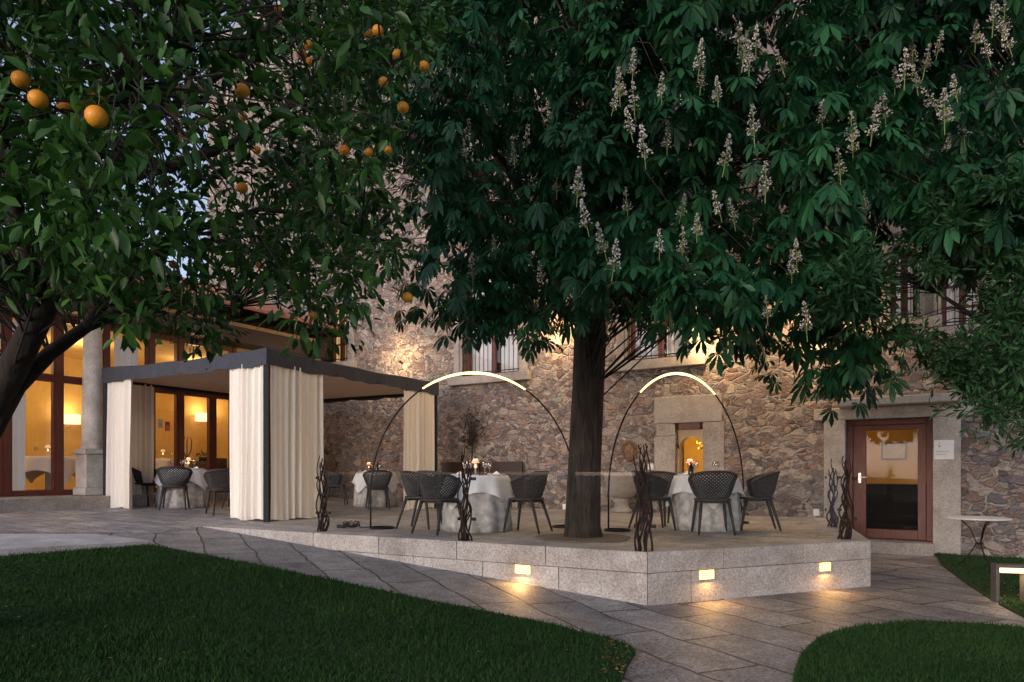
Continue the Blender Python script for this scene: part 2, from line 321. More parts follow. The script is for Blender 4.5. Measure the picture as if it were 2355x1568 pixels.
blocks(R0,K0,RI,KI,[0,.33,.66,1],-.21,0); blocks(R0,K0,RI,KI,[0,.45,.8,1],-.8,-.214)
q=[ghit(345,1243,.08),ghit(222,1227,.08),ghit(-400,1227,.08),ghit(-400,1284,.08)]
mb=MB(); mb.add([(p.x,p.y,gz(p.x,p.y)+.08) for p in q]+[(p.x,p.y,gz(p.x,p.y)-.1) for p in q],[(3,2,1,0),(0,1,5,4),(1,2,6,5),(2,3,7,6),(3,0,4,7)])
tag(mb.build('stone_slab',M['slab'],keep=True,bevel=.008),'long pale granite slab bordering the left lawn','slab')
lawnL=[tuple(ghit(*p)) for p in ((-500,1310),(0,1284),(345,1258),(352,1258),(430,1272),(560,1297),(700,1325),(1000,1388),(1250,1436),(1400,1471),(1452,1492),(1462,1505),(1446,1530),(1425,1580))]+[(.25,2),(.2,-5),(-12,-5),(-12,5)]
lawnR=[tuple(ghit(*p)) for p in ((1822,1580),(1828,1545),(1845,1505),(1885,1468),(1960,1446),(2100,1432),(2250,1438),(2355,1448),(2500,1470))]+[(9,4),(9,-5),(1.2,-5),(1.3,2)]
lawnB=[tuple(ghit(*p)) for p in ((2152,1276),(2165,1300),(2225,1345),(2300,1392),(2420,1455),(2550,1480))]+[(9.5,7),(9.3,8.9),tuple(LW(15.2,.05,0).xy),tuple(LW(13.6,.05,0).xy)]
def inpoly(x,y,poly):
    c=np.zeros(len(x),bool); n=len(poly)
    for i in range(n):
        x1,y1=poly[i]; x2,y2=poly[(i+1)%n]
        k=((y1>y)!=(y2>y))&(x<(x2-x1)*(y-y1)/(y2-y1+1e-12)+x1); c^=k
    return c
VG=np.vectorize(gz)
def tri_mesh(name,V,Fc,mat,smooth=False,parent=None):
    me=bpy.data.meshes.new(name); me.from_pydata(V.tolist(),[],Fc.tolist()); me.materials.append(mat)
    if smooth: me.polygons.foreach_set('use_smooth',[True]*len(me.polygons))
    o=bpy.data.objects.new(name,me); col.objects.link(o); o.parent=parent; return o
def blades(poly,n,x0,x1,y0,y1):
    y=y0+(y1-y0)*rng.random(n*3)**1.5; x=x0+(x1-x0)*rng.random(n*3)
    k=inpoly(x,y,poly)&(np.abs(x)<y*.80+.3); x=x[k][:n]; y=y[k][:n]; m=len(x)
    z=VG(x,y)+.02; a=rng.random(m)*6.283; h=.014+.026*rng.random(m); h*=1+.35*np.sin(x*3+np.sin(y*5))*np.sin(y*2.3+np.sin(x*4)); w=.0022+.0026*rng.random(m)+y*.0003
    ln=rng.normal(0,.016,(m,2)); dx=np.cos(a)*w; dy=np.sin(a)*w
    V=np.stack([np.stack([x-dx,y-dy,z],1),np.stack([x+dx,y+dy,z],1),np.stack([x+ln[:,0],y+ln[:,1],z+h],1)],1).reshape(-1,3)
    return V
for nm,poly in (('lawn',lawnL),('lawn',lawnR),('lawn',lawnB)): sheet(nm,poly,.02,M['soil'],.06)
V=np.concatenate([blades(lawnL,125000,-8,1.2,3.1,11.5),blades(lawnR,26000,1.2,6,3.8,6.5),blades(lawnB,9000,4.5,8,6,11)])
g=tri_mesh('grass',V,np.arange(len(V)).reshape(-1,3),M['grass']); tag(g,'short dark green grass of the courtyard lawns','grass',kind='stuff')
nf=1100; px=np.concatenate([rng.uniform(1380,1560,350),rng.uniform(1750,2350,450),rng.uniform(700,1500,150),rng.uniform(0,1400,150)])
py=np.concatenate([rng.uniform(1470,1565,350),rng.uniform(1270,1440,450),rng.uniform(1300,1440,150),rng.uniform(1300,1560,150)])
V=[];Fc=[]; A1=lambda q:np.array([q])
for i in range(nf):
    p=ghit(px[i],py[i])
    gl=any(inpoly(A1(p.x),A1(p.y),L_)[0] for L_ in (lawnL,lawnR,lawnB))
    if inpoly(A1(p.x),A1(p.y),[tuple(a) for a in TP])[0]: continue
    z=gz(p.x,p.y)+(.045 if gl else .006); a=random.random()*6.28; s=random.uniform(.005,.016); o=len(V)
    for k,(lx,ly) in enumerate(((-1,0),(0,-.5),(1,0),(0,.5))):
        V.append((p.x+s*(lx*math.cos(a)-ly*math.sin(a)),p.y+s*(lx*math.sin(a)+ly*math.cos(a)),z+random.uniform(0,.008)))
    Fc.append((o,o+1,o+2,o+3))
tag(tri_mesh('fallen_leaves',np.array(V),np.array(Fc),M['litter']),'small brown fallen leaves scattered on the path and lawn','fallen leaves',kind='stuff')
# ---------------- stone building -----------------
sb=thing('stone_building','tall rubble stone building with granite framed windows behind the terrace','building',(C.x,C.y,0),ROT)
wins=[dict(px=(752,800),y=(700,834),m='sheerw'),dict(px=(1064,1192),y=(590,862),m='sheer'),dict(px=(1444,1585),y=(570,826),m='sheer'),
      dict(px=(2048,2110),y=(575,735),m='sheer'),dict(px=(2165,2265),y=(600,750),m='sheer'),dict(px=(1490,1600),y=(20,260),m='sheer'),dict(px=(2090,2180),y=(-60,190),m='sheer')]
def rect(px,y):
    a=hitV(px[0],y[1],0); b=hitV(px[1],y[1],0); c=(px[0]+px[1])/2
    return [a[0],b[0],hitV(c,y[1],0)[2],hitV(c,y[0],0)[2]]
for w in wins: w['r']=rect(w['px'],w['y'])
rdoor=rect((1945,2145),(962,1243)); rn=rect((1553,1617),(972,1085))
def wall_open(rects,u0,u1,z0,z1,th):
    us=sorted({u0,u1,*[r[0] for r in rects],*[r[1] for r in rects]}); zs=sorted({z0,z1,*[r[2] for r in rects],*[r[3] for r in rects]})
    mb=MB()
    for a,b in zip(us[:-1],us[1:]):
        for c,d in zip(zs[:-1],zs[1:]):
            cu,cz=(a+b)/2,(c+d)/2
            if any(r[0]<cu<r[1] and r[2]<cz<r[3] for r in rects): continue
            mb.add([(a,0,c),(b,0,c),(b,0,d),(a,0,d)],[(0,1,2,3)]); mb.add([(a,th,c),(b,th,c),(b,th,d),(a,th,d)],[(3,2,1,0)])
    for r in rects:
        a,b,c,d=r; mb.add([(a,0,c),(a,th,c),(a,th,d),(a,0,d),(b,0,c),(b,th,c),(b,th,d),(b,0,d)],[(0,1,2,3),(7,6,5,4),(0,4,5,1),(3,2,6,7)])
    mb.add([(u0,0,z1),(u1,0,z1),(u1,th,z1),(u0,th,z1)],[(0,1,2,3)]); mb.add([(u0,0,z0),(u0,0,z1),(u0,th,z1),(u0,th,z0)],[(0,1,2,3)]); mb.add([(u1,0,z0),(u1,0,z1),(u1,th,z1),(u1,th,z0)],[(3,2,1,0)])
    return mb
allr=[w['r'] for w in wins]+[rdoor,rn]
wall_open(allr,-5,26,-1,13.5,.55).build('wall',M['stone'],sb)
MB().box(-5.2,26.2,-.25,.8,13.5,13.9).build('cornice',M['granite'],sb,bevel=.02)
def ring(mb,r,w,y0,y1,bottom=True):
    a,b,c,d=r
    mb.box(a-w,a,y0,y1,c,d+w); mb.box(b,b+w,y0,y1,c,d+w); mb.box(a,b,y0,y1,d,d+w)
    if bottom: mb.box(a-w,b+w,y0,y1,c-w,c)
    return mb
for w in wins:
    a,b,c,d=w['r']
    fr=MB(); t=.07; y0,y1=.16,.24
    fr.box(a,a+t,y0,y1,c,d); fr.box(b-t,b,y0,y1,c,d); fr.box(a+t,b-t,y0,y1,c,c+t); fr.box(a+t,b-t,y0,y1,d-t,d)
    mid=(a+b)/2; fr.box(mid-.05,mid+.05,y0-.01,y1-.01,c+t,d-t)
    for k in (1,2):
        zz=c+(d-c)*k/3; fr.box(a+t,mid-.05,y0+.02,y1-.02,zz-.02,zz+.02); fr.box(mid+.05,b-t,y0+.02,y1-.02,zz-.02,zz+.02)
    wo=fr.build('window',M['wood'],sb)
    gl=MB(); gl.add([(a+t,.2,c+t),(b-t,.2,c+t),(b-t,.2,d-t),(a+t,.2,d-t)],[(0,1,2,3)]); gl.build('pane',M['glass'],wo)
    cu=MB(); n=60
    for k in range(n):
        s0,s1=k/n,(k+1)/n; f=lambda s:.36+.025*math.sin(s*70+w['px'][0]); x0=a+(b-a)*s0; x1=a+(b-a)*s1
        if abs((s0+s1)/2-.5)<.05: continue
        cu.add([(x0,f(s0),c),(x1,f(s1),c),(x1,f(s1),d),(x0,f(s0),d)],[(0,1,2,3)])
    cu.build('curtain',M[w['m']],wo,smooth=True)
    bk=MB(); bk.add([(a,.56,c),(b,.56,c),(b,.56,d),(a,.56,d)],[(0,1,2,3)]); bk.build('shutter',M['darkwood'],wo)
    ring(MB(),(a,b,c,d),.24,-.03,.1,False).build('granite_surround',M['granite'],wo,bevel=.01)
    MB().box(a-.34,b+.34,-.14,.3,c-.19,c-.001).build('sill',M['granite'],wo,bevel=.012)
    rl=MB(); yb=-.07; zt=c+.92
    rl.box(a-.05,b+.05,yb-.015,yb+.015,zt-.02,zt); rl.box(a-.05,b+.05,yb-.012,yb+.012,c+.06,c+.08)
    k=a-.05
    while k<b+.06: rl.tube([(k,yb,c),(k,yb,zt)],.007,6); k+=.115
    rl.build('railing',M['black'],wo)
# door
a,b,c,d=rdoor
dr=MB(); t=.09
dr.box(a,a+t,.2,.32,c,d); dr.box(b-t,b,.2,.32,c,d); dr.box(a+t,b-t,.2,.32,d-t,d)
x0,x1=a+t+.004,b-t-.004
dr.box(x0,x0+.2,.225,.285,c+.01,d-t-.004); dr.box(x1-.12,x1,.225,.285,c+.01,d-t-.004); dr.box(x0+.2,x1-.12,.225,.285,d-t-.09,d-t-.004); dr.box(x0+.2,x1-.12,.225,.285,c+.01,c+.17)
do=dr.build('door',M['wood'],sb,bevel=.006); do['label']='dark red wooden glazed entrance door'
gl=MB(); gl.add([(x0+.2,.255,c+.17),(x1-.12,.255,c+.17),(x1-.12,.255,d-t-.09),(x0+.2,.255,d-t-.09)],[(0,1,2,3)]); gl.build('pane',M['doorglass'],do)
h=MB(); h.tube([(x0+.1,.225,c+1.05),(x0+.1,.18,c+1.05),(x0+.22,.175,c+1.05)],.011,8); h.box(x0+.08,x0+.12,.219,.225,c+.95,c+1.12); h.build('handle',M['steel'],do)
gs=MB(); gs.box(a-.34,a-.001,-.045,.18,c-.3,d); gs.box(b+.001,b+.38,-.045,.18,c-.3,d); gs.box(a-.5,b+.55,-.05,.18,d+.002,d+.2)
gs.build('granite_surround',M['lintel'],sb,bevel=.012)
MB().box(a-.1,b+.35,-.42,.02,d+.203,d+.33).build('balcony_slab',M['lintel'],sb,bevel=.015)
MB().box(a-.02,b+.02,-.3,.6,c-.25,c-.002).build('doorstep',M['granite'],sb,bevel=.01)
def room(name,u0,u1,y0,y1,z0,z1,mats,par=sb):
    mb=MB(); v=[(u0,y0,z0),(u1,y0,z0),(u1,y1,z0),(u0,y1,z0),(u0,y0,z1),(u1,y0,z1),(u1,y1,z1),(u0,y1,z1)]
    mb.add(v,[(0,1,2,3)],1); mb.add(v,[(7,6,5,4)],0); mb.add(v,[(3,2,6,7)],0); mb.add(v,[(0,3,7,4)],0); mb.add(v,[(2,1,5,6)],0)
    return mb.build(name,mats,par)
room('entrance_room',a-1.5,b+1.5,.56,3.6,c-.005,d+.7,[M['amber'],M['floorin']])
light('POINT',LW(a-.5,-1.9,d+.45),15,c=(1,.72,.34),size=.15)
st_=MB()
for k in range(5): st_.box(a-.6,b+1.2,1.4+.28*k,1.4+.28*(k+1) if k<4 else 2.62,c,c+.18*(k+1))
st_.build('reflection_dark_steps',M['matblack'],sb)  # steps coloured black to imitate the dark garden reflection in the lower door glass
p=hitV(2056,1037,-3.58); pt=thing('picture','small framed picture on yellow wall seen through the entrance door','picture',LW(*p),ROT)
fr=MB(); ring(fr,(-.20,.20,-.15,.15),.04,-.02,.01).build('frame',M['matblack'],pt); MB().box(-.20,.20,-.008,.0,-.15,.15).build('canvas',M['skirt'],pt)
p=hitV(2171,1034,.05); sg=thing('door_sign','pale rectangular reception sign with down arrow beside the entrance door','sign',LW(*p),ROT)
MB().box(-.135,.135,-.012,.0,-.155,.155).build('plate',M['white'],sg,bevel=.003)
ar=MB(); ar.box(-.003,.003,-.016,-.0125,-.04,.04)
ar.add([(-.03,-.0145,-.008),(-.025,-.0145,-.003),(.003,-.0145,-.034),(.0,-.0145,-.043)],[(0,1,2,3)]); ar.add([(.03,-.0145,-.008),(.025,-.0145,-.003),(-.003,-.0145,-.034),(.0,-.0145,-.043)],[(3,2,1,0)])
aro=ar.build('arrow',M['ink'],sg); aro.location=(-.06,0,.08)
def text(name,s,size,loc,par,mat):
    cu=bpy.data.curves.new(name,'FONT'); cu.body=s; cu.size=size; cu.extrude=.001
    o=bpy.data.objects.new('tmp',cu); col.objects.link(o); bpy.context.view_layer.update()
    me=bpy.data.meshes.new_from_object(o.evaluated_get(bpy.context.evaluated_depsgraph_get())); bpy.data.objects.remove(o)
    me.materials.clear(); me.materials.append(mat); o=bpy.data.objects.new(name,me); col.objects.link(o); o.parent=par; o.location=loc; o.rotation_euler=(R(90),0,0); return o
text('lettering','RECEPCIÓN',.034,(-.11,-.0145,-.04),sg,M['ink']); text('lettering','RECEPTION',.026,(-.11,-.0145,-.085),sg,M['ink'])
# niche
a,b,c,d=rn
ns=MB(); ns.box(a-.42,a-.001,-.03,.2,c-.05,d-.25); ns.box(a-.42,b+.36,-.035,.2,d+.002,d+.52); ns.box(a-.38,a-.003,-.028,.2,d-.248,d); ns.box(b+.001,b+.40,-.03,.2,c-.05,d); ns.box(a-.5,b+.45,-.05,.2,c-.2,c-.052)
ns.build('niche_surround',M['granite'],sb,bevel=.012)
mb=MB(); w=(b-a)/2; mid=(a+b)/2; zc=d-.30-w*.7; N=16
for k in range(N):
    t0=math.pi*(1-k/N); t1=math.pi*(1-(k+1)/N)
    x0,z0_=mid+w*.86*math.cos(t0),zc+w*.86*math.sin(t0); x1,z1_=mid+w*.86*math.cos(t1),zc+w*.86*math.sin(t1)
    xa,xb=mid+w*math.cos(t0) if k==0 else x0, mid+w*math.cos(t1) if k==N-1 else x1
    mb.add([(x0,.12,z0_),(x1,.12,z1_),(xb,.12,d-.12),(xa,.12,d-.12),(x0,.3,z0_),(x1,.3,z1_)],[(0,1,2,3),(0,4,5,1)])
mb.add([(a,.12,c),(mid-w*.86,.12,c),(mid-w*.86,.12,zc),(a,.12,zc),(mid-w*.86,.3,c),(mid-w*.86,.3,zc)],[(0,1,2,3),(1,4,5,2)])
mb.add([(b,.12,c),(mid+w*.86,.12,c),(mid+w*.86,.12,zc),(b,.12,zc),(mid+w*.86,.3,c),(mid+w*.86,.3,zc)],[(3,2,1,0),(2,5,4,1)])
mb.build('niche_arch',M['plaster'],sb)
MB().box(a+.06,b-.06,.02,.2,d-.12,d-.002).build('niche_lintel',M['wood'],sb)
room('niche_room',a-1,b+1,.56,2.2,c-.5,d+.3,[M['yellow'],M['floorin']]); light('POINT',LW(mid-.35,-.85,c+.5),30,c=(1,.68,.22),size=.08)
mb=MB(); rnd=random.Random(4)
for k in range(22):
    cx,cz,cy=mid-.0+rnd.uniform(-.12,.17),zc+rnd.uniform(.02,.2),.9+rnd.uniform(0,.2); s=rnd.uniform(.03,.06)
    bmv=[(cx+s*math.sin(t)*math.cos(f)*rnd.uniform(.8,1.2),cy+s*math.sin(t)*math.sin(f),cz+s*math.cos(t)*rnd.uniform(.8,1.1)) for t in (.5,1.3,2.1,2.7) for f in [q*1.047 for q in range(6)]]
    fs=[(i*6+j,i*6+(j+1)%6,(i+1)*6+(j+1)%6,(i+1)*6+j) for i in range(3) for j in range(6)]+[(5,4,3,2,1,0),(18,19,20,21,22,23)]
    mb.add(bmv,fs)
mb.build('niche_rubble',M['yellow'],sb)
p=hitV(1497,1073,.01); ts=thing('tile_sign','small pale ceramic tile fixed to the stone wall beside niche','sign',LW(*p),ROT)
MB().box(-.06,.06,-.015,0,-.06,.06).build('plate',M['white'],ts,bevel=.003); MB().tube([(-.03,-.016,-.02),(.03,-.016,-.02)],.003,6).build('emblem',M['red'],ts)
for px,side in ((1300,'left of the tree trunk'),(1878,'near the entrance end')):
    p=hitV(px,1172 if px<1500 else 1178,.0); oo=thing('power_socket','small white power socket low on stone wall '+side,'power socket',LW(p[0],.0,max(p[2],.06)),ROT)
    MB().box(-.05,.05,-.035,0,-.06,.06).build('cover',M['white'],oo,bevel=.005)
for px,py,e,wh in ((925,835,50,'behind the canopy roof'),(1290,765,85,'behind the chestnut trunk'),(1640,790,95,'between the chestnut trunk and entrance door'),(1885,755,110,'nearest to the entrance door')):
    p=hitV(px,py,.0); o=thing('wall_light','small black wall uplight on stone wall '+wh,'wall light',LW(p[0],0,p[2]),ROT)
    MB().box(-.02,.02,-.09,0,-.01,.01).build('bracket',M['black'],o); MB().lathe([(.02,0),(.035,.01),(.035,.05),(.028,.05),(.025,.02)],(0,-.09,0),14).build('cup',M['black'],o,smooth=True)
    light('POINT',LW(p[0],.42,p[2]+.1),e,c=(1,.66,.34),size=.10)
# ---------------- restaurant -----------------
rb=thing('restaurant_building','glazed restaurant gallery with red wood frames and tiled roof at left','building',(C.x,C.y,0),ROT)
fz=.36
vs=[9.9]+[hitU(q,1000,0)[1] for q in (-130,12,132,240,345,412,487,536)]
for v in vs: MB().box(-.062,.062,-v-.05,-v+.05,fz,3.75).build('mullion',M['wood'],rb,bevel=.004)
for va,vb in zip(vs[:-1],vs[1:]):
    fr=MB(); a_,b_=-va+.052,-vb-.052
    for z0,z1 in ((fz,fz+.1),(2.50,2.64),(3.65,3.75)): fr.box(-.05,.05,a_,b_,z0,z1)
    for z0,z1 in ((fz+.1,2.5),(2.64,3.65)): fr.box(-.05,.05,a_,a_+.04,z0,z1); fr.box(-.05,.05,b_-.04,b_,z0,z1)
    wo=fr.build('window_frame',M['wood'],rb)
    gl=MB(); gl.add([(0,a_+.04,fz+.1),(0,b_-.04,fz+.1),(0,b_-.04,2.5),(0,a_+.04,2.5)],[(0,1,2,3)]); gl.add([(0,a_+.04,2.64),(0,b_-.04,2.64),(0,b_-.04,3.65),(0,a_+.04,3.65)],[(0,1,2,3)])
    gl.build('pane',M['glass'],wo)
w=MB(); w.box(-.12,.08,-vs[-1]+.05,0,0,3.75); w.box(-.12,.08,-9.9,0,3.752,4.35); w.build('wall',M['plaster'],rb)
mb=MB(); u0,u1,y0,y1,z0,z1=-4.8,-.13,-10,-.02,fz,3.74
v=[(u0,y0,z0),(u1,y0,z0),(u1,y1,z0),(u0,y1,z0),(u0,y0,z1),(u1,y0,z1),(u1,y1,z1),(u0,y1,z1)]
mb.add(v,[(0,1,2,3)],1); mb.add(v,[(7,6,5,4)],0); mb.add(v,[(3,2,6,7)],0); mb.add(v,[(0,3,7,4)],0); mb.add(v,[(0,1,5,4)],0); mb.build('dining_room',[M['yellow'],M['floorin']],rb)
MB().box(-.2,.95,-10.5,-5.2,-.2,fz-.01).build('step',M['granite'],rb,bevel=.015)
MB().box(-.2,.25,-5.198,0,-.2,fz-.012).build('threshold',M['granite'],rb,bevel=.015)
for v in (6.0,9.6):
    cu_=.27; c_=MB().lathe([(.19,1.33),(.185,1.36),(.172,2.4),(.16,3.5),(.175,3.52),(.175,3.56),(.2,3.66),(.2,3.68),(.2,3.75)],(cu_,-v,0),28).build('column',M['column'],rb,smooth=True)
    pd=MB(); pd.box(cu_-.2,cu_+.26,-v-.27,-v+.27,fz-.005,fz+.14); pd.box(cu_-.18,cu_+.22,-v-.23,-v+.23,fz+.142,fz+.78); pd.box(cu_-.2,cu_+.26,-v-.27,-v+.27,fz+.782,fz+.87); pd.build('pedestal',M['column'],c_,bevel=.015)
    MB().lathe([(.2,fz+.872),(.21,fz+.9),(.2,fz+.93),(.2,fz+.96),(.19,.97+fz)],(cu_,-v,0),28).build('base_moulding',M['column'],c_,smooth=True)
MB().box(.1,.74,-10.5,-.5,3.752,4.1).build('beam',M['darkwood'],rb)
v=.3
while v<10.4: MB().box(.1,1.02,-v-.05,-v+.05,4.352,4.43).build('rafter',M['darkwood'],rb); v+=.5
rf=MB(); nv=380
for k in range(nv):
    a0=-10.6+k*10.5/nv; a1=-10.6+(k+1)*10.5/nv; f=lambda t:.05*abs(math.sin(t*math.pi/.24))
    rf.add([(1.1,a0,4.47+f(a0)),(1.1,a1,4.47+f(a1)),(-5,a1,6.6+f(a1)),(-5,a0,6.6+f(a0)),(1.1,a0,4.44),(1.1,a1,4.44)],[(0,1,2,3),(4,5,1,0)])
rf.build('roof',M['tile'],rb)
MB().box(-4.9,1.08,-10.55,-.1,4.435,4.455).build('soffit',M['darkwood'],rb)
for (v,z,e) in ((8,3.3,68),(5,3.3,68),(2.2,3.3,45)): light('POINT',LW(-2.3,v,z),e,c=(1,.72,.37),size=.2)
def drape(mb,pa,pb,z0,z1,amp=.05,per=.13,ph=0):
    pa=Vector(pa); pb=Vector(pb); L=(pb-pa).length; n=int(L/per*14)+6; nd=Vector((-(pb-pa).y,(pb-pa).x)).normalized(); H=10
    rr=random.Random(int(ph*100)+5); c1,c2,c3=rr.uniform(0,6),rr.uniform(0,6),rr.uniform(0,6)
    vsx=[]; fs=[]
    for j in range(H+1):
        h=j/H; z=z0+(z1-z0)*h
        for i in range(n+1):
            t=i/n; w=t*L
            s=math.sin(2*math.pi*w/per+ph+1.5*math.sin(w*6.3+c1)+.5*math.sin(h*2.2+w*7+c2))
            am=amp*(.55+.45*math.sin(w*8.7+c3))*(1.15-.55*h)
            q=pa.lerp(pb,t)+nd*(am*s+.022*math.sin(w*9+c2+h*2)*(1-h)+.01*math.sin(w*61+c1))
            vsx.append((q.x,q.y,z+(.015*math.sin(w*11+ph) if j==0 else 0)))
    for j in range(H):
        for i in range(n): o=j*(n+1)+i; fs.append((o,o+1,o+n+2,o+n+1))
    mb.add(vsx,fs); return mb
for i,(va,vb,lab) in enumerate(((hitU(22,1000,-.3)[1],hitU(62,1000,-.3)[1],'white sheer drape inside the leftmost restaurant window'),(hitU(262,1000,-.3)[1],hitU(318,1000,-.3)[1],'white sheer drape inside the restaurant window behind the granite column'))):
    mb=MB(); drape(mb,LW(-.3,va,0).xy,LW(-.3,vb,0).xy,fz+.02,3.6,.05,.12); tag(mb.build('window_drape',M['sheer'],smooth=True),lab,'curtain')
def sconce(px,py,lab):
    p=hitU(px,py,-4.75); o=thing('wall_sconce',lab,'wall lamp',LW(*p),ROT+R(90))
    MB().lathe([(.19,-.12),(.20,-.115),(.20,.12),(.19,.12)],(0,-.22,0),20).build('lamp_shade',M['shade'],o)
    MB().tube([(0,0,-.2),(0,-.16,-.2),(0,-.16,-.09)],.012,8).build('arm',M['steel'],o)
    light('POINT',LW(p[0]+.22,p[1],p[2]+.2),9,c=(1,.72,.4),size=.06)
sconce(155,965,'lit wall lamp in the restaurant left of the granite column'); sconce(455,960,'lit wall lamp in the restaurant above the branch vase')
for (x0,x1,y0,y1,lab) in ((497,532,922,952,'upper dark gilt framed still life painting in restaurant'),(497,532,966,1012,'lower large gilt framed painting in restaurant')):
    p=hitU((x0+x1)/2,(y0+y1)/2,-4.76); q=hitU(x0,y0,-4.76); r=hitU(x1,y1,-4.76); w=abs(q[1]-r[1])/2; h=abs(q[2]-r[2])/2
    o=thing('painting',lab,'painting',LW(*p),ROT+R(90)); ring(MB(),(-w,w,-h,h),.07,-.03,.01).build('frame',M['gilt'],o); MB().box(-w,w,-.01,0,-h,h).build('canvas',M['paint'],o)
p=hitU(512,1060,-4.4); o=thing('sideboard','dark wooden sideboard below the paintings in restaurant','sideboard',LW(p[0],p[1],fz),ROT+R(90))
MB().box(-.8,.8,-.4,0,.08,.85).build('cabinet',M['darkwood'],o,bevel=.01)
for sx in (-.75,.70):
    for sy in (-.37,-.06): MB().box(sx,sx+.05,sy,sy+.05,0,.079).build('leg',M['darkwood'],o)
p=hitU(470,1040,-3.6); o=thing('potted_plant','low bushy green plant in dark bowl inside restaurant','plant',LW(p[0],p[1],fz+.75),0)
MB().lathe([(.06,0),(.12,.04),(.15,.12),(.13,.12),(.05,.05)],n=16).build('bowl',M['black'],o,smooth=True)
mb=MB()
for k in range(60):
    q=Vector((random.gauss(0,.09),random.gauss(0,.09),.15+abs(random.gauss(0,.06)))); s=.03; a=Vector((random.gauss(0,s),random.gauss(0,s),random.gauss(0,s))); b=Vector((random.gauss(0,s),random.gauss(0,s),random.gauss(0,s))); mb.add([q,q+a,q+a+b,q+b],[(0,1,2,3)])
mb.build('foliage',M['green'],o)
MB().box(-.3,.3,-.3,.3,-.75,-.003).build('plinth',M['darkwood'],o)
p=hitU(430,1040,-2.8); o=thing('branch_vase','tall dark vase holding three curved branches inside restaurant','vase',LW(p[0],p[1],fz),0)
MB().lathe([(.09,0),(.1,.3),(.08,.6),(.05,.75),(.06,.8)],n=16).build('vase',M['black'],o,smooth=True)
for k,(dx) in enumerate((-.12,0,.13)): MB().tube([(0,0,.78),(dx*.8,0,1.0),(dx,0,1.25),(dx*.5+.02,0,1.38)],[.018,.016,.014,.006],6).build('branch',M['darkwood'],o)
for (x0,x1,y0,y1,mt,lab) in ((362,374,962,985,'white','small white paper notice on restaurant glass door'),(379,391,968,992,'red','small red and white safety notice on restaurant glass door')):
    p=hitU((x0+x1)/2,(y0+y1)/2,.012); o=thing('notice',lab,'notice',LW(*p),ROT+R(90))
    MB().box(-.055,.055,-.004,0,-.1,.1).build('sheet',M[mt],o)
    mb=MB(); [mb.box(-.035,.035,-.007,-.0045,zz,zz+.012) for zz in (-.06,-.03,.0)]; mb.build('printed_lines',M['white'] if mt=='red' else M['ink'],o)
# ---------------- pergola -----------------
PF=Vector((-3.92,10.9)); PA=Vector((-7.80,13.03)); PB=Vector((-1.65,15.15)); PD=PA+PB-PF
pg=thing('canopy_pavilion','square dining canopy with dark grey valance roof and cream corner curtains','pavilion',(PF.x,PF.y,0),0)
cor=[PF,PB,PD,PA]; cen=(PF+PD)/2
outp=[cen+(p-cen)*1.008 for p in cor]; inn=[cen+(p-cen)*.99 for p in cor]
rf=MB(); zt,zb=2.79,2.50; N=48
for i in range(4):
    a,b=outp[i],outp[(i+1)%4]; nd=Vector(((b-a).y,-(b-a).x)).normalized()
    for k in range(N):
        t0,t1=k/N,(k+1)/N
        w=lambda t:.014*math.sin(t*23+i)+.010*math.sin(t*57+i); g_=lambda t:(.028*math.sin(t*31+i)+.016*math.sin(t*73))*math.sin(t*math.pi)
        sg_=lambda t:-.045*math.sin(t*math.pi)+.008*math.sin(t*19)
        p=a.lerp(b,t0); q=a.lerp(b,t1); pl=p+nd*g_(t0); ql=q+nd*g_(t1)
        rf.add([(pl.x,pl.y,zb+w(t0)),(ql.x,ql.y,zb+w(t1)),(q.x,q.y,zt-.02+sg_(t1)),(p.x,p.y,zt-.02+sg_(t0))],[(0,1,2,3)])
        pi=p+(cen-p)*.012; qi=q+(cen-q)*.012
        rf.add([(p.x,p.y,zt-.02+sg_(t0)),(q.x,q.y,zt-.02+sg_(t1)),(qi.x,qi.y,zt+sg_(t1)),(pi.x,pi.y,zt+sg_(t0))],[(0,1,2,3)])
        rf.add([(pi.x,pi.y,zt+sg_(t0)),(qi.x,qi.y,zt+sg_(t1)),(cen.x,cen.y,zt+.3)],[(0,1,2)])
rf.build('canopy_roof',M['valance'],pg,world=True)
MB().prism([tuple(p) for p in inn],2.585,2.6).build('ceiling_cloth',M['under'],pg,world=True)
for p in cor:
    q=cen+(p-cen)*.985; z=max(gz(q.x,q.y),0); MB().box(q.x-.04,q.x+.04,q.y-.04,q.y+.04,z-.02,2.58).build('post',M['trim'],pg,world=True)
for i in range(4):
    a,b=inn[i],inn[(i+1)%4]; MB().tube([(a.x,a.y,2.55),(b.x,b.y,2.55)],.02,8).build('rail',M['black'],pg,world=True)
def curtain(a,b,w,ph):
    d=(b-a).normalized(); s=a+d*.06; e=a+d*w; m=(s+e)/2; z=max(gz(m.x,m.y),0)+.015
    mb=MB(); drape(mb,s,e,z,2.56,.06,.15,ph=ph); c=mb.build('curtain',M['cream'],pg,world=True,smooth=True)
    tr=MB(); tr.tube([(s.x,s.y,z),(s.x,s.y,2.5)],.014,6); tr.build('trim',M['trim'],c,world=True)
PFi,PBi,PDi,PAi=[cen+(p-cen)*.992 for p in cor]
for k,(a,b,w) in enumerate(((PFi,PAi,.86),(PFi,PBi,1.27),(PAi,PFi,.88),(PAi,PDi,1.02),(PBi,PFi,1.2),(PBi,PDi,.5),(PDi,PAi,.6),(PDi,PBi,.7))): curtain(a,b,w,k*1.3)
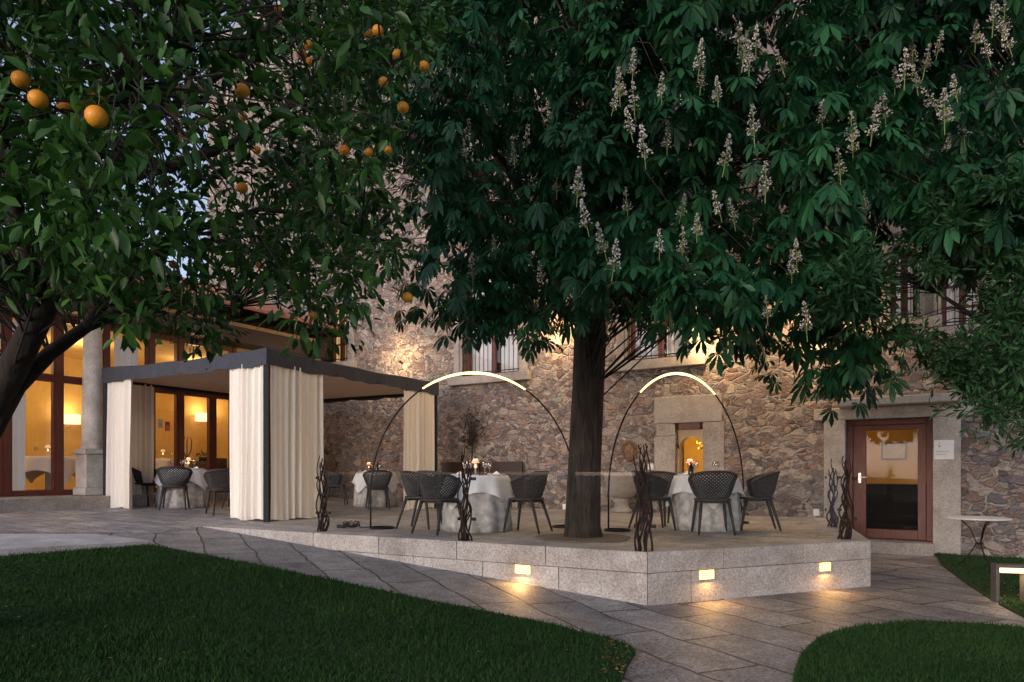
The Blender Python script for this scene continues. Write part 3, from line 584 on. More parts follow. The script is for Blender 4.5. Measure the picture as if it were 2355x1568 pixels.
# ---------------- chairs & tables -----------------
def make_chair(label,group):
    t=thing('terrace_chair',label,'chair',group=group)
    n=28; mb=MB(); pts=[]
    for k in range(n): 
        a=2*math.pi*k/n; c,s=math.cos(a),math.sin(a); pts.append((.23*math.copysign(abs(c)**.7,c),.03+.22*math.copysign(abs(s)**.7,s)))
    mb.prism(pts,.425,.455); mb.build('seat',M['chair'],t,bevel=.01)
    NA,NT=44,16
    def sh(i,j):
        a=R(-112+224*i/NA); tt=j/NT; top=.80-.13*(abs(a)/R(112))**2.2; zz=.47+tt*(top-.47); r=.19+.10*tt**.7
        return (r*math.sin(a)*1.02,-r*math.cos(a)*.95+.02,zz)
    idx={}; vs_=[]; fs=[]
    for i in range(NA+1):
        for j in range(NT+1):
            if (i+j)%2==0: idx[(i,j)]=len(vs_); vs_.append(sh(i,j))
    for i in range(NA+1):
        for j in range(NT+1):
            if (i+j)%2==1:
                q=[idx[k] for k in ((i-1,j),(i,j-1),(i+1,j),(i,j+1)) if k in idx]
                if len(q)>=3: fs.append(tuple(q))
    mb=MB(); mb.add(vs_,fs); bk=mb.build('backrest',M['chair'],t)
    w=bk.modifiers.new('lattice','WIREFRAME'); w.thickness=.0195; w.use_boundary=True
    rim=[sh(i,NT) for i in range(NA+1)]; left=[sh(0,j) for j in range(0,NT,4)]; right=[sh(NA,j) for j in range(NT-4,-1,-4)]
    mb=MB(); mb.tube(left+rim+right,.019,8); mb.tube([sh(i,0) for i in range(NA+1)],.014,6); mb.build('rim',M['chair'],bk,smooth=True)
    for sx in (-1,1):
        MB().tube([(sx*.17,-.12,.43),(sx*.2,-.19,.2),(sx*.225,-.25,0)],[.024,.020,.014],8).build('leg',M['chair'],t,smooth=True)
        MB().tube([(sx*.18,.19,.43),(sx*.205,.23,.2),(sx*.225,.26,0)],[.024,.020,.014],8).build('leg',M['chair'],t,smooth=True)
    mb=MB(); mb.box(-.18,.18,-.12,-.09,.395,.424); mb.box(-.18,.18,.16,.19,.395,.424); mb.box(-.02,.02,-.09,.16,.396,.423); mb.build('seat_frame',M['chair'],t)
    return t
TB=[((-6.55,13.6),'before the restaurant doors'),((-3.05,15.3),'at the stone wall'),((-.48,9.45),'left of the tree trunk'),((2.72,9.6),'right of the tree trunk')]
def fl(x,y): return max(gz(x,y),0) if sv(x,y)>6.5 else 0
def face(x,y,tx,ty,j=0): return math.atan2(ty-y,tx-x)-math.pi/2+j
CH=[(0,-7.40,13.75,0,'woven armchair on the left side of the table before restaurant doors'),(0,-6.38,12.9,.1,'woven armchair at the near side of the table before restaurant doors'),(0,-5.12,12.1,-.1,'woven armchair pulled out right of the table before restaurant doors'),(0,-5.5,13.75,0,'woven armchair half hidden behind the front canopy curtain'),
    (1,-2.86,14.55,.05,'woven armchair at the near side of the table by the stone wall'),(1,-3.95,15.2,0,'woven armchair on the left side of the table by the stone wall'),
    (2,-.97,8.92,.1,'woven armchair at near left of the table left of the trunk'),(2,-1.32,9.75,0,'woven armchair at far left of the table left of the trunk'),(2,.22,9.12,0,'woven armchair nearest the tree trunk at its left side'),
    (3,2.62,8.9,.05,'woven armchair at near side of the table right of the trunk'),(3,3.42,9.45,0,'woven armchair on the right of the table right of the trunk'),(3,1.95,9.55,.1,'woven armchair on the left of the table right of the trunk'),(3,2.35,10.4,0,'woven armchair on far side of the table right of the trunk')]
first=None
for ti,x,y,j,lab in CH:
    tx,ty=TB[ti][0]; rz=face(x,y,tx,ty,j); z=fl(x,y)
    if first is None: first=make_chair('dark '+lab,'dark woven terrace chairs'); first.location=(x,y,z); first.rotation_euler=(0,0,rz)
    else: dup(first,(x,y,z),rz,'dark '+lab)
def skirt_mb(Rr,H,ph):
    return MB().lathe([(Rr*1.10,0.005),(Rr*1.07,H*.3),(Rr*1.03,H*.7),(Rr,H*.97),(Rr*.97,H)],n=96,wob=lambda a,t:1+.045*(1-t)**.8*math.sin(a*13+ph+math.sin(a*3)))
def cloth_mb(Rr,H,half,rz):
    mb=MB(); n=96; vs_=[(0,0,H+.006)]; fs=[]; K=7
    for j in range(n):
        a=2*math.pi*j/n; c,s=abs(math.cos(a-rz)),abs(math.sin(a-rz)); drop=min(half/max(c,s),half*1.36)-Rr
        vs_.append((Rr*.985*math.cos(a),Rr*.985*math.sin(a),H+.005))
        for k in range(1,K):
            t=k/(K-1); r=Rr*(1.02+.10*t+.10*t*drop/.5+.07*t*math.sin(a*11+rz+math.sin(a*2))); vs_.append((r*math.cos(a),r*math.sin(a),H-drop*t*.93))
    for j in range(n):
        q=(j+1)%n; fs.append((0,1+j*K,1+q*K))
        for k in range(K-1): fs.append((1+j*K+k,1+j*K+k+1,1+q*K+k+1,1+q*K+k))
    mb.add(vs_,fs); return mb
def wine_glass():
    t=thing('wine_glass','x','glass'); 
    MB().lathe([(.033,0),(.033,.003),(.006,.008),(.004,.03),(.004,.085),(.012,.095),(.033,.12),(.038,.15),(.03,.195),(.029,.195),(.036,.15),(.031,.122),(.004,.1)],n=16).build('bowl',M['clear'],t,smooth=True); return t
def table_lamp():
    t=thing('table_lamp','x','lamp')
    MB().lathe([(.045,0),(.045,.012),(.012,.02),(.010,.09),(.02,.10)],n=16).build('base',M['steel'],t,smooth=True)
    MB().lathe([(.030,.10),(.036,.15),(.034,.2),(.032,.2),(.033,.15),(.028,.102)],n=16).build('glass_chimney',M['clear'],t,smooth=True)
    MB().lathe([(.006,.105),(.011,.125),(.003,.15)],n=8).build('flame',M['flame'],t,smooth=True)
    MB().lathe([(.058,.17),(.03,.225),(.028,.225),(.056,.17)],n=20).build('lamp_shade',M['candleshade'],t,smooth=True); return t
def napkin():
    t=thing('plate_setting','x','plate')
    MB().lathe([(.07,0),(.13,.012),(.135,.018),(.07,.008)],n=24).build('plate',M['white'],t,smooth=True)
    mb=MB(); mb.add([(-.06,-.05,.012),(.06,-.05,.012),(0,.06,.012),(0,-.02,.06)],[(0,1,3),(1,2,3),(2,0,3),(0,2,1)]); mb.build('napkin',M['linen'],t); return t
WG=TL=NP=None
for i,((x,y),lab) in enumerate(TB):
    z=fl(x,y); H=.745; Rr=.43
    t=thing('round_table','round cloth covered dining table '+lab,'table',(x,y,z),0,'round dining tables')
    MB().lathe([(Rr*.93,H-.03),(Rr*.95,H-.02),(Rr*.95,H-.004)],n=40).build('tabletop',M['darkwood'],t); MB().tube([(0,0,.03),(0,0,H-.03)],.04,12).build('pedestal',M['black'],t); MB().lathe([(.28,0),(.28,.02),(.05,.03)],n=24).build('foot',M['black'],t)
    s=skirt_mb(Rr,H,i*1.7).build('table_skirt',M['skirt'],smooth=True); s.location=(x,y,z); tag(s,'grey patterned floor length cloth on table '+lab,'tablecloth','grey under cloths')
    c=cloth_mb(Rr,H,.66,[.5,.2,.15,.7][i]).build('tablecloth',M['linen'],smooth=True,keep=True); c.location=(x,y,z); tag(c,'white square top cloth draped on table '+lab,'tablecloth','white top cloths')
    zt=z+H+.008
    lx,ly=[(.08,.05),(-.15,-.05),(-.02,-.1),(-.25,-.12)][i]
    if TL is None: TL=table_lamp(); TL.location=(x+lx,y+ly,zt); TL['label']='small shaded candle lamp on table '+lab
    else: dup(TL,(x+lx,y+ly,zt),0,'small shaded candle lamp on table '+lab)
    light('POINT',(x+lx,y+ly-.0,zt+.26),1.8,c=(1,.55,.25),size=.03)
    for k in range(4):
        a=.6+k*1.57; p=(x+.2*math.cos(a),y+.2*math.sin(a),zt); lb='clear wine glass on table '+lab
        if WG is None: WG=wine_glass(); WG.location=p; WG['label']=lb; WG['group']='wine glasses '+lab
        else: dup(WG,p,0,lb,'wine glasses '+lab)
    for k in range(2):
        a=[.2,2.9][k]; p=(x+.27*math.cos(a),y+.27*math.sin(a)-.02,zt); lb=('right' if k==0 else 'left')+' white plate with folded napkin on table '+lab
        if NP is None: NP=napkin(); NP.location=p; NP['label']=lb; NP['group']='plates with napkins'
        else: dup(NP,p,k,lb,'plates with napkins')
for x,y,z,lab in ((-3.0,15.2,.755,'dark wine bottle on the table by the stone wall'),(2.45,9.35,.755,'small dark bottle on the table right of the tree trunk')):
    o=thing('wine_bottle',lab,'bottle',(x,y,z)); h=1 if x<0 else .6
    MB().lathe([(.036,0),(.037,.01),(.037,.19*h),(.014,.24*h),(.013,.30*h)],n=16).build('bottle_body',M['bottle'],o,smooth=True); MB().lathe([(.0142,.26*h),(.0145,.305*h)],n=12).build('cap',M['red'],o)
for k,(px,py,u,lab) in enumerate(((110,1050,-1.2,'far left table inside the restaurant'),(375,1052,-1.8,'restaurant table behind the paper notices'))):
    p=hitU(px,py,u); w=LW(p[0],p[1],fz); c=cloth_mb(.5,.75,.8,.3).build('dining_table_cloth',M['linen'],smooth=True,keep=True); c.location=w; tag(c,'white cloth over the '+lab,'tablecloth')
    t=thing('dining_table','round cloth covered '+lab,'table',w); MB().lathe([(.45,.71),(.47,.74)],n=30).build('tabletop',M['darkwood'],t); MB().tube([(0,0,0),(0,0,.71)],.05,10).build('pedestal',M['darkwood'],t)
    dup(TL,(w.x,w.y,fz+.76),0,'small shaded candle lamp on the '+lab)
    for q in range(3): dup(WG,(w.x+.2*math.cos(q*2),w.y+.2*math.sin(q*2),fz+.76),0,'clear wine glass on the '+lab,'wine glasses on the '+lab)
# ---------------- arc lamps -----------------
def arch(A,B,H,lab,ta,tb):
    o=thing('arch_lamp',lab,'lamp',(A.x,A.y,0))
    def pt(t):
        m=(A+B)/2; h=(B-A)/2; a=math.pi*(1-(t+1)/2); p=m+h*math.cos(a); return Vector((p.x,p.y,.22*H+.78*H*math.sin(a)))
    t0,t1=ta,tb
    MB().tube([(A.x,A.y,.012)]+[pt(-1+(t0+1)*k/24) for k in range(25)],.012,8).build('pole',M['black'],o,world=True,smooth=True)
    MB().tube([pt(t1+(1-t1)*k/24) for k in range(25)]+[(B.x,B.y,.012)],.012,8).build('pole',M['black'],o,world=True,smooth=True)
    MB().tube([pt(t0+(t1-t0)*k/30) for k in range(31)],[.010+.007*math.sin(math.pi*k/30)**.5 for k in range(31)],8).build('light_tube',M['led'],o,world=True,smooth=True)
    for q,s in ((A,1),(B,-1)):
        c=q+(B-A).normalized()*.16*s; mb=MB(); pts=[(c.x+.17*math.cos(k*math.pi/14),c.y+.17*math.sin(k*math.pi/14),.012) for k in range(29)]; mb.tube(pts,.014,8,cap=False); mb.build('base_ring',M['black'],o,world=True,smooth=True)
    p=pt(0); light('POINT',(p.x,p.y,p.z-.06),18,c=(1,.72,.4),size=.15)
arch(Vector((-2.0,9.66)),Vector((.92,9.9)),2.22,'tall black arch lamp with lit top left of the tree trunk',-.335,.335)
arch(Vector((1.3,9.2)),Vector((3.66,10.8)),2.24,'tall black arch lamp with lit top right of the tree trunk',-.40,.35)
# ---------------- balustrade -----------------
posts=[(740,1222,1.03,'beside the canopy curtain'),(1070,1243,1.08,'before the left terrace table'),(1480,1267,1.10,'at the front corner of terrace'),(1946,1240,1.05,'at the right front corner of terrace'),(1915,1212,1.03,'on the far right terrace edge')]
PP=[]
for i,(px,py,H,wh) in enumerate(posts):
    d=F*CAMZ/(py-HY); x=(px-CX)/F*d; PP.append(Vector((x,d)))
    o=thing('branch_post','post of wavy rust brown iron rods '+wh,'post',(x,d,0),R(-20),'iron branch posts')
    rnd=random.Random(i+3)
    for k in range(9):
        ph=rnd.uniform(0,6.28); f=rnd.uniform(1.2,2.4); x0=rnd.uniform(-.05,.05); y0=rnd.uniform(-.03,.03); am=rnd.uniform(.015,.038); h=H*rnd.uniform(.70,1); lean=rnd.uniform(-.05,.05)
        pts=[(x0*(1+.3*math.cos(q*3))+am*math.sin(q*f*6.28+ph)+lean*q*q,y0+.6*am*math.cos(q*f*5+ph),h*q) for q in [j/18 for j in range(19)]]
        MB().tube(pts,[.012-.006*j/18 for j in range(19)],7).build('rod',M['rust'],o,smooth=True)
    for zz in (.25,.72):
        for sx in (-1,1): MB().box(sx*.05-.02+sx*.03,sx*.05+.02+sx*.05,-.0,.04,zz-.018,zz+.018).build('clamp',M['rust'],o,bevel=.003)
for i,wh in enumerate(('beside the canopy','in front of the tree trunk','on the right front face','on the short right edge')):
    a,b=PP[i],PP[i+1]; d=(b-a).normalized(); n=Vector((-d.y,d.x)); a2=a+d*.09; b2=b-d*.09
    mb=MB(); q=[a2,b2,b2+n*.01,a2+n*.01]; mb.prism([(p.x,p.y) for p in q],.06,.80); tag(mb.build('glass_panel',M['bal']),'clear frameless balustrade glass panel '+wh,'glass panel','balustrade glass panels')
# ---------------- step lights -----------------
def steplight(A,B,px,py,w,lab):
    t=lp(A,B,px); p=A.lerp(B,t); z=CAMZ+(HY-py)/F*p.y; d=(B-A).normalized(); n=Vector((d.y,-d.x)); rz=math.atan2(d.y,d.x)
    o=thing('step_light',lab,'light',(p.x+n.x*.003,p.y+n.y*.003,z),rz,'recessed step lights')
    h=.046; ring(MB(),(-w,w,-h,h),.004,-.012,.0).build('frame',M['granite2'],o)
    MB().box(-w,w,-.003,.0,-h,h).build('diffuser',M['lamp'],o)
    for k in range(4):
        zz=-h+.0225*(k+.55); mb=MB(); mb.add([(-w,-.005,zz+.006),(w,-.005,zz+.006),(w,-.018,zz-.001),(-w,-.018,zz-.001)],[(0,1,2,3)]); mb.build('louvre',M['granite'],o)
    light('AREA',(p.x+n.x*.06,p.y+n.y*.06,z-.02),3.2,c=(1,.52,.17),size=.12,rot=(n.x*.75,n.y*.75,-.75))
steplight(L0,P0,1203,1309,.095,'lit louvred step light on the long left face of the terrace wall')
steplight(P0,R0,1624,1321,.095,'lit louvred step light on right face nearest the terrace corner')
steplight(P0,R0,1896,1303,.085,'lit louvred step light at the far right end of terrace wall')
d=F*1.33/(1388-HY); x=(2322-CX)/F*d
o=thing('path_light','low bronze metal arch shaped path light at the right lawn edge','path light',(x,d,-.53),R(-12))
MB().box(-.145,-.115,-.06,.06,0,.40).build('side_plate',M['bronze'],o,bevel=.003); MB().box(.115,.145,-.06,.06,0,.40).build('side_plate',M['bronze'],o,bevel=.003); MB().box(-.114,.114,-.06,.06,.365,.40).build('head',M['bronze'],o,bevel=.003)
MB().box(-.10,.10,-.055,.03,.318,.364).build('diffuser',M['lamp'],o); MB().box(-.16,.16,-.08,.08,-.01,.012).build('base',M['granite'],o)
light('AREA',(x,d-.02,-.53+.31),1.5,c=(1,.7,.4),size=.12,rot=(0,0,-1))
d=9.45; x=(2252-CX)/F*d
o=thing('bistro_table','small round pale metal garden table on the lawn by entrance','table',(x,d,-.51))
MB().lathe([(.36,.655),(.375,.66),(.375,.675),(.36,.68)],n=40).build('tabletop',M['white'],o)
for k in range(3):
    a=k*2.09+.5; c,s=math.cos(a),math.sin(a); MB().tube([(.25*c,.25*s,0),(.14*c,.14*s,.12),(.03*c,.03*s,.32),(.10*c,.10*s,.52),(.22*c,.22*s,.655)],.009,8).build('leg',M['black'],o,smooth=True)
MB().lathe([(.045,.31),(.05,.32),(.045,.33)],n=16).build('collar',M['black'],o)
p=hitV(1430,1100,.35); w=LW(p[0],.36,0)
o=thing('stone_basin','carved granite pedestal basin against the stone wall','basin',w)
MB().lathe([(.19,0),(.2,.05),(.15,.09),(.13,.2),(.17,.28)],n=32).build('pedestal',M['granite'],o,smooth=True)
MB().lathe([(.16,.282),(.25,.33),(.30,.45),(.32,.66),(.345,.70),(.345,.78),(.31,.78),(.28,.66),(.1,.5)],n=40,wob=lambda a,t:1+.012*math.cos(a*12)).build('bowl',M['granite'],o,smooth=True)
p=hitV(1447,1040,.05); o=thing('face_mask','bearded face mask sculpture fixed on the wall above the basin','sculpture',LW(p[0],.02,p[2]),ROT)
bm=bmesh.new(); bmesh.ops.create_icosphere(bm,subdivisions=4,radius=1)
def G(v,cx,cz,s): return math.exp(-((v.x-cx)**2+(v.z-cz)**2)/(2*s*s))
for v in bm.verts:
    q=v.co.copy(); f=1 if q.y<0 else 0; dd=0
    dd+=.38*G(q,0,-.05,.11)+.22*G(q,0,.12,.10)-.20*G(q,-.3,.12,.12)-.20*G(q,.3,.12,.12)+.14*G(q,-.3,.32,.15)+.14*G(q,.3,.32,.15)-.16*G(q,0,-.36,.10)+.1*G(q,0,-.27,.1)+.18*G(q,0,-.75,.25)
    n_=noise.noise(q*5)*(.22 if (q.z<-.3 or q.z>.5 or abs(q.x)>.6) else .02)
    v.co=Vector((q.x*.125*(1+n_),(-dd*f)*.11+q.y*.09,q.z*.19*(1+.3*n_)))
me=bpy.data.meshes.new('face'); bm.to_mesh(me); me.materials.append(M['rustmask']); me.polygons.foreach_set('use_smooth',[True]*len(me.polygons)); fo=bpy.data.objects.new('face',me); col.objects.link(fo); fo.parent=o
mb=MB()
for k in range(26):
    a=R(-40+260*k/25); r=.135+.02*math.sin(k*2.3); cx,cz=r*math.cos(a),.03+r*1.25*math.sin(a); mb.tube([(cx+.022*math.cos(t),-.02-.006*t,cz+.022*math.sin(t)) for t in [j*.8 for j in range(8)]],.012,6)
mb.build('hair',M['rustmask'],o,smooth=True)
p=hitV(1088,985,.1); o=thing('metal_tree','rusty filigree metal tree ornament in front of stone wall','ornament',LW(p[0],.15,0),ROT)
zc=p[2]; tr=MB(); tr.tube([(0,0,.05),(.01,0,zc-.4),(0,0,zc-.1)],[.02,.014,.008],6)
lf=MB(); rnd=random.Random(5)
for k in range(60):
    a=rnd.uniform(0,6.28); r=.38*math.sqrt(rnd.random()); ex,ez=r*math.cos(a),zc+r*math.sin(a)*1.25
    tr.tube([(0,0,zc-.4+.15*rnd.random()),(ex*.4,0,(zc-.2+ez)/2),(ex,rnd.uniform(-.03,.03),ez)],[.007,.005,.004],5)
    for q in range(4):
        b=rnd.uniform(0,6.28); s=.026; c_=Vector((ex+.03*math.cos(b),rnd.uniform(-.02,.02),ez+.03*math.sin(b))); u=Vector((math.cos(b),.2,math.sin(b)))*s; w_=Vector((-math.sin(b),.2,math.cos(b)))*s*.5; lf.add([c_-u,c_-w_,c_+u,c_+w_],[(0,1,2,3)])
tr.build('trunk_and_branches',M['rust'],o); lf.build('metal_leaves',M['rust'],o); MB().lathe([(.16,0),(.16,.04),(.03,.05)],n=20).build('base',M['rust'],o)
ua=hitV(1000,1080,.4)[0]; ub=hitV(1186,1080,.4)[0]
o=thing('wooden_bench','long dark high backed wooden bench against stone wall','bench',LW((ua+ub)/2,.35,0),ROT); hw=(ub-ua)/2
MB().box(-hw,hw,-.25,.25,.40,.45).build('seat',M['darkwood'],o,bevel=.008)
for s0,s1 in ((-hw,-.03),(.03,hw)): MB().box(s0,s1,.2,.26,.452,1.03).build('backrest',M['darkwood'],o,bevel=.01)
for sx in (-hw+.03,hw-.09):
    for sy in (-.22,.16): MB().box(sx,sx+.06,sy,sy+.06,0,.399).build('leg',M['darkwood'],o)
mb=MB(); d=F*CAMZ/(1214-HY); x0=(800-CX)/F*d; pts=[]
for k in range(60): a=k*.55; pts.append((x0+(.09+.03*math.sin(k))*math.cos(a)+k*.001,d+.07*math.sin(a),.012+.0009*k*(1+math.sin(k*1.7))))
pts+=[(x0+.18,d-.02,.012),(x0+.28,d+.02,.011),(x0+.36,d+.08,.011)]
o=thing('power_cable','coiled black power cable on terrace beside arch lamp base','cable',(x0,d,0)); mb.tube(pts,.007,6).build('cable',M['black'],o,world=True,smooth=True); MB().box(x0-.15,x0-.02,d-.05,d+.01,.002,.05).build('plug_block',M['black'],o,world=True,bevel=.006)
# ---------------- trees -----------------
def keepmask(P,fr):
    px=CX+F*P[:,0]/P[:,1]; py=HY-F*(P[:,2]-CAMZ)/P[:,1]; k=np.ones(len(P),bool)
    for (fx,fy,rr,d,dy) in fr: k&=~((((px-fx)/rr)**2+((py-fy)/(rr*dy))**2<1)&(P[:,1]<d+.05))
    return k
def leaf_mesh(name,P,T,N,L,W,droop,fold,mat,parent,st=(0,.35,.7,1),wd=(.06,.7,1,.03)):
    B=np.cross(N,T); B/=np.linalg.norm(B,axis=1,keepdims=True)+1e-9; N=np.cross(T,B)
    n=len(P); K=len(st); V=np.zeros((n,K,3,3)); Lc=L[:,None]; dn=np.array([[0,0,-1.]])
    for k,(s,w) in enumerate(zip(st,wd)):
        c=P+T*s*Lc+dn*(droop[:,None]*Lc*s*s); ww=(W*L)[:,None]*w*.5
        V[:,k,0]=c+B*ww+N*ww*fold; V[:,k,1]=c; V[:,k,2]=c-B*ww+N*ww*fold
    V=V.reshape(-1,3); base=np.arange(n)[:,None]*(3*K); fs=[]
    for k in range(K-1):
        for h in (0,1):
            fs.append(base+np.array([[3*k+h,3*k+h+1,3*k+3+h+1,3*k+3+h]]))
    Fc=np.concatenate(fs); inv=np.array(wm(parent).inverted())
    V=V@inv[:3,:3].T+inv[:3,3]
    return tri_mesh(name,V,Fc,mat,True,parent)
def unit(a): return a/(np.linalg.norm(a,axis=-1,keepdims=True)+1e-9)
def limbs(mb,mains,clumps,r0,lift=.12):
    pts=[]
    for m,rr in mains:
        mb.tube(m,rr,10 if rr[0]>.05 else 7)
        for a,b in zip(m[:-1],m[1:]):
            for k in range(4): pts.append(Vector(a).lerp(Vector(b),k/4))
    for c in clumps:
        c=Vector(c); best=min(pts,key=lambda p:(p-c).length+(1.2*max(0,p.z-c.z)))
        L_=(c-best).length
        m1=best.lerp(c,.4)+Vector((random.gauss(0,.06),random.gauss(0,.06),lift*L_)); m2=best.lerp(c,.75)+Vector((random.gauss(0,.05),random.gauss(0,.05),lift*.85*L_))
        mb.tube([best,m1,m2,c],[r0,r0*.7,r0*.45,r0*.2],5,cap=False)
def interp(pts,x): return float(np.interp(x,[p[0] for p in pts],[p[1] for p in pts]))
ct=thing('chestnut_tree','large flowering horse chestnut tree growing up through the terrace','tree',(.87,8.3,0))
yb=[(640,600),(700,680),(760,780),(830,735),(900,715),(1000,785),(1060,835),(1120,740),(1190,850),(1260,818),(1300,765),(1400,765),(1480,750),(1560,815),(1650,852),(1750,820),(1830,890),(1900,895),(1955,985),(2010,880),(2100,830),(2200,780),(2400,700)]
FL=[(1430,200),(1458,285),(1600,180),(1700,85),(1728,290),(1530,320),(2090,130),(2150,230),(2110,180),(2250,80),(2310,55),(1950,330),(2230,300),(1078,340),(1210,320),(1350,500),(1450,465),(1412,600),(1562,475),(1565,600),(1690,490),(1832,580),(1765,710),(1800,140),(1650,210),(1470,230),(1090,620),(2040,250),(1960,300),(1860,740),(2150,100),(1565,560),(1240,620),(1880,260),(1720,140),(2280,40),(2060,180),(1500,560),(2200,200),(1340,430),
 (1690,120),(1745,90),(1610,140),(1405,230),(1440,150),(1480,340),(2075,160),(2130,140),(2175,260),(2270,110),(2330,90),(2010,290),(1930,380),(2190,330),(1180,350),(1290,420),(1380,560),(1590,520),(1640,470),(1300,330),(1820,610),(1060,300),(1150,560),(1260,260),(1780,420),(1980,470),(1660,360),(1520,200)]
FL=[(px+random.gauss(0,8),py,(random.uniform(4.7,5.4) if px>1330 else random.uniform(6.0,6.8))) for px,py in FL]
def gap(px,py,r,d):
    q=r*.8*F/d
    return (2035-q<px<2100+q and 585-q<py<715+q) or (2160-q<px<2255+q and 650-q<py<755+q)
cl=[]; tries=0
while len(cl)<800 and tries<60000:
    tries+=1
    px=random.uniform(640,2420) if random.random()<.6 else (random.uniform(660,1420) if random.random()<.65 else random.uniform(1900,2360))
    d=random.uniform(6.4,11.2) if random.random()<.6 else random.uniform(4.9,7.0); r=random.uniform(.28,.5)
    lim=interp(yb,px)-r*.75*F/d
    py=lim-random.random()*(lim+470)
    if px<1000 and d<8: continue
    if px<1330 and d<6.2 : continue
    if gap(px,py,r,d): continue
    x=(px-CX)/F*d; z=CAMZ+(HY-py)/F*d
    if z>9.8: continue
    rr=math.hypot((x-1.2)/4.9,(d-8.2)/4.2)
    if rr>1 or z>10.4-2.3*rr: continue
    if 1100<px<1500 and z<2.6 and d>7.6 and rr<.25: continue
    cl.append((x,d,z,r))
cl+= [(x+.0,y,z,.55) for x,y,z in ((1,8,8.3),(2,7.5,8),(0,8.5,8.2),(2.5,9,7.6),(-.5,7.6,7.2),(1.2,6.5,7.4),(.2,8.6,6.4),(.8,9,7),(-.2,9.2,5.6),(.5,9.4,6.2),(1,9.3,5.2),(-.4,8.3,6.5))]
lead=[(.87,8.3,-.05),(.86,8.3,.15),(.88,8.31,.8),(.93,8.33,1.8),(.97,8.38,2.7),(1.0,8.45,4),(1.05,8.5,5.6),(1.1,8.6,8)]
mains=[(lead,[.255,.225,.208,.20,.205,.16,.11,.04])]
for (a,el,L,zs) in ((-100,35,3,3.0),(-60,32,3.4,3.1),(-25,30,3.6,3.3),(20,40,3.2,3.2),(80,40,2.6,3.5),(140,35,3.2,3.2),(185,32,3.4,3.3),(-140,35,3.2,3.0),(-80,60,3,3.6),(-10,60,3,3.8),(160,60,3,3.8),(-45,24,3.6,3.3)):
    s_=Vector((.98,8.4,zs)); dv=Vector((math.cos(R(a)),math.sin(R(a)),math.tan(R(el)))).normalized()
    m=[s_+(dv*L*t+Vector((random.gauss(0,.08),random.gauss(0,.08),.3*math.sin(t*3)*L*.2)))*(1 if t else 0) for t in (0,.25,.5,.75,1)]; mains.append((m,[.085,.065,.048,.03,.013]))
mb=MB(); limbs(mb,mains,[c[:3] for c in cl],.011,.26); mb.build('trunk',M['bark'],ct,world=True,smooth=True)
P=[];T=[];N=[];L=[];W=[];Dp=[];LP_=[]
angs=[-118,-78,-38,0,38,78,118]; lens=[.55,.78,.95,1,.95,.78,.55]
for (x,y,z,r) in cl:
    nl=int(15*(r/.4)**1.5)+4
    for k in range(nl):
        u=unit(rng.normal(size=3)*np.array([1,1,.75])); p=np.array([x,y,z])+u*r*(.45+.6*rng.random())
        o=unit(np.array([u[0],u[1],u[2]*.5-.25])+rng.normal(size=3)*.25); nn=unit(np.array([0,0,.75])+u*.55+rng.normal(size=3)*.28)
        t=unit(o-nn*o.dot(nn)); b=np.cross(nn,t); Ls=rng.uniform(.10,.182)
        for a,ll in zip(angs,lens):
            a=R(a+rng.uniform(-6,6)); dv=math.cos(a)*t+math.sin(a)*b
            P.append(p+dv*.008); LP_.append(p+t*.05); T.append(unit(dv-np.array([0,0,.22]))); N.append(nn); L.append(Ls*ll*rng.uniform(.92,1.06)); W.append(.37); Dp.append(rng.uniform(.15,.6))
k=keepmask(np.array(LP_),[(px,py-10,24*4.9/d,d,1.5) for px,py,d in FL])
leaf_mesh('crown',np.array(P)[k],np.array(T)[k],np.array(N)[k],np.array(L)[k],np.array(W)[k],np.array(Dp)[k],.28,M['chest'],ct,st=(0,.3,.66,.86,1),wd=(.06,.5,1,.62,.03))
def panicle(seed,nb):
    mbf=MB(); mbf.tube([(0,0,-.10),(.003,0,.05),(0,0,.25)],[.004,.0032,.0018],5,mi=1)
    rnd=random.Random(seed)
    for k in range(nb):
        t=rnd.random()**1.1; a=rnd.uniform(0,6.28); r=(.052*(1-t)+.010)*rnd.uniform(.5,1.15); c_=Vector((r*math.cos(a),r*math.sin(a),.25*t+.005))
        mbf.tube([(0,0,c_.z-.015),c_],[.0016,.001],3,mi=1,cap=False)
        for q in range(3):
            u=Vector((rnd.gauss(0,1),rnd.gauss(0,1),rnd.gauss(0,1))).normalized(); w_=u.orthogonal().normalized(); s=rnd.uniform(.005,.0115); mbf.add([c_-u*s,c_-w_*s*.55,c_+u*s,c_+w_*s*.55],[(0,1,2,3)],0)
    return mbf
protos=[]
for i,(px,py,d) in enumerate(FL):
    w=ray(px,py+20,d)-Vector((.87,8.3,0))
    if i<3: q=panicle(11+i,[95,65,80][i]).build('flower_cluster',[M['flower'],M['stem']],ct); protos.append(q)
    else: q=protos[i%3].copy(); col.objects.link(q); q.parent=ct
    q.location=w; q.rotation_euler=(random.gauss(0,.12),random.gauss(0,.12),random.random()*6); s=random.uniform(.62,.92); q.scale=(s,s,s)
mb=MB(); mb.lathe([(.58,.001),(.57,.010),(.2,.02)],(.87,8.3,0),32,wob=lambda a,t:1+.05*math.sin(a*5)); tag(mb.build('gravel',M['gravel']),'brown gravel around the base of the chestnut trunk','gravel',kind='stuff')
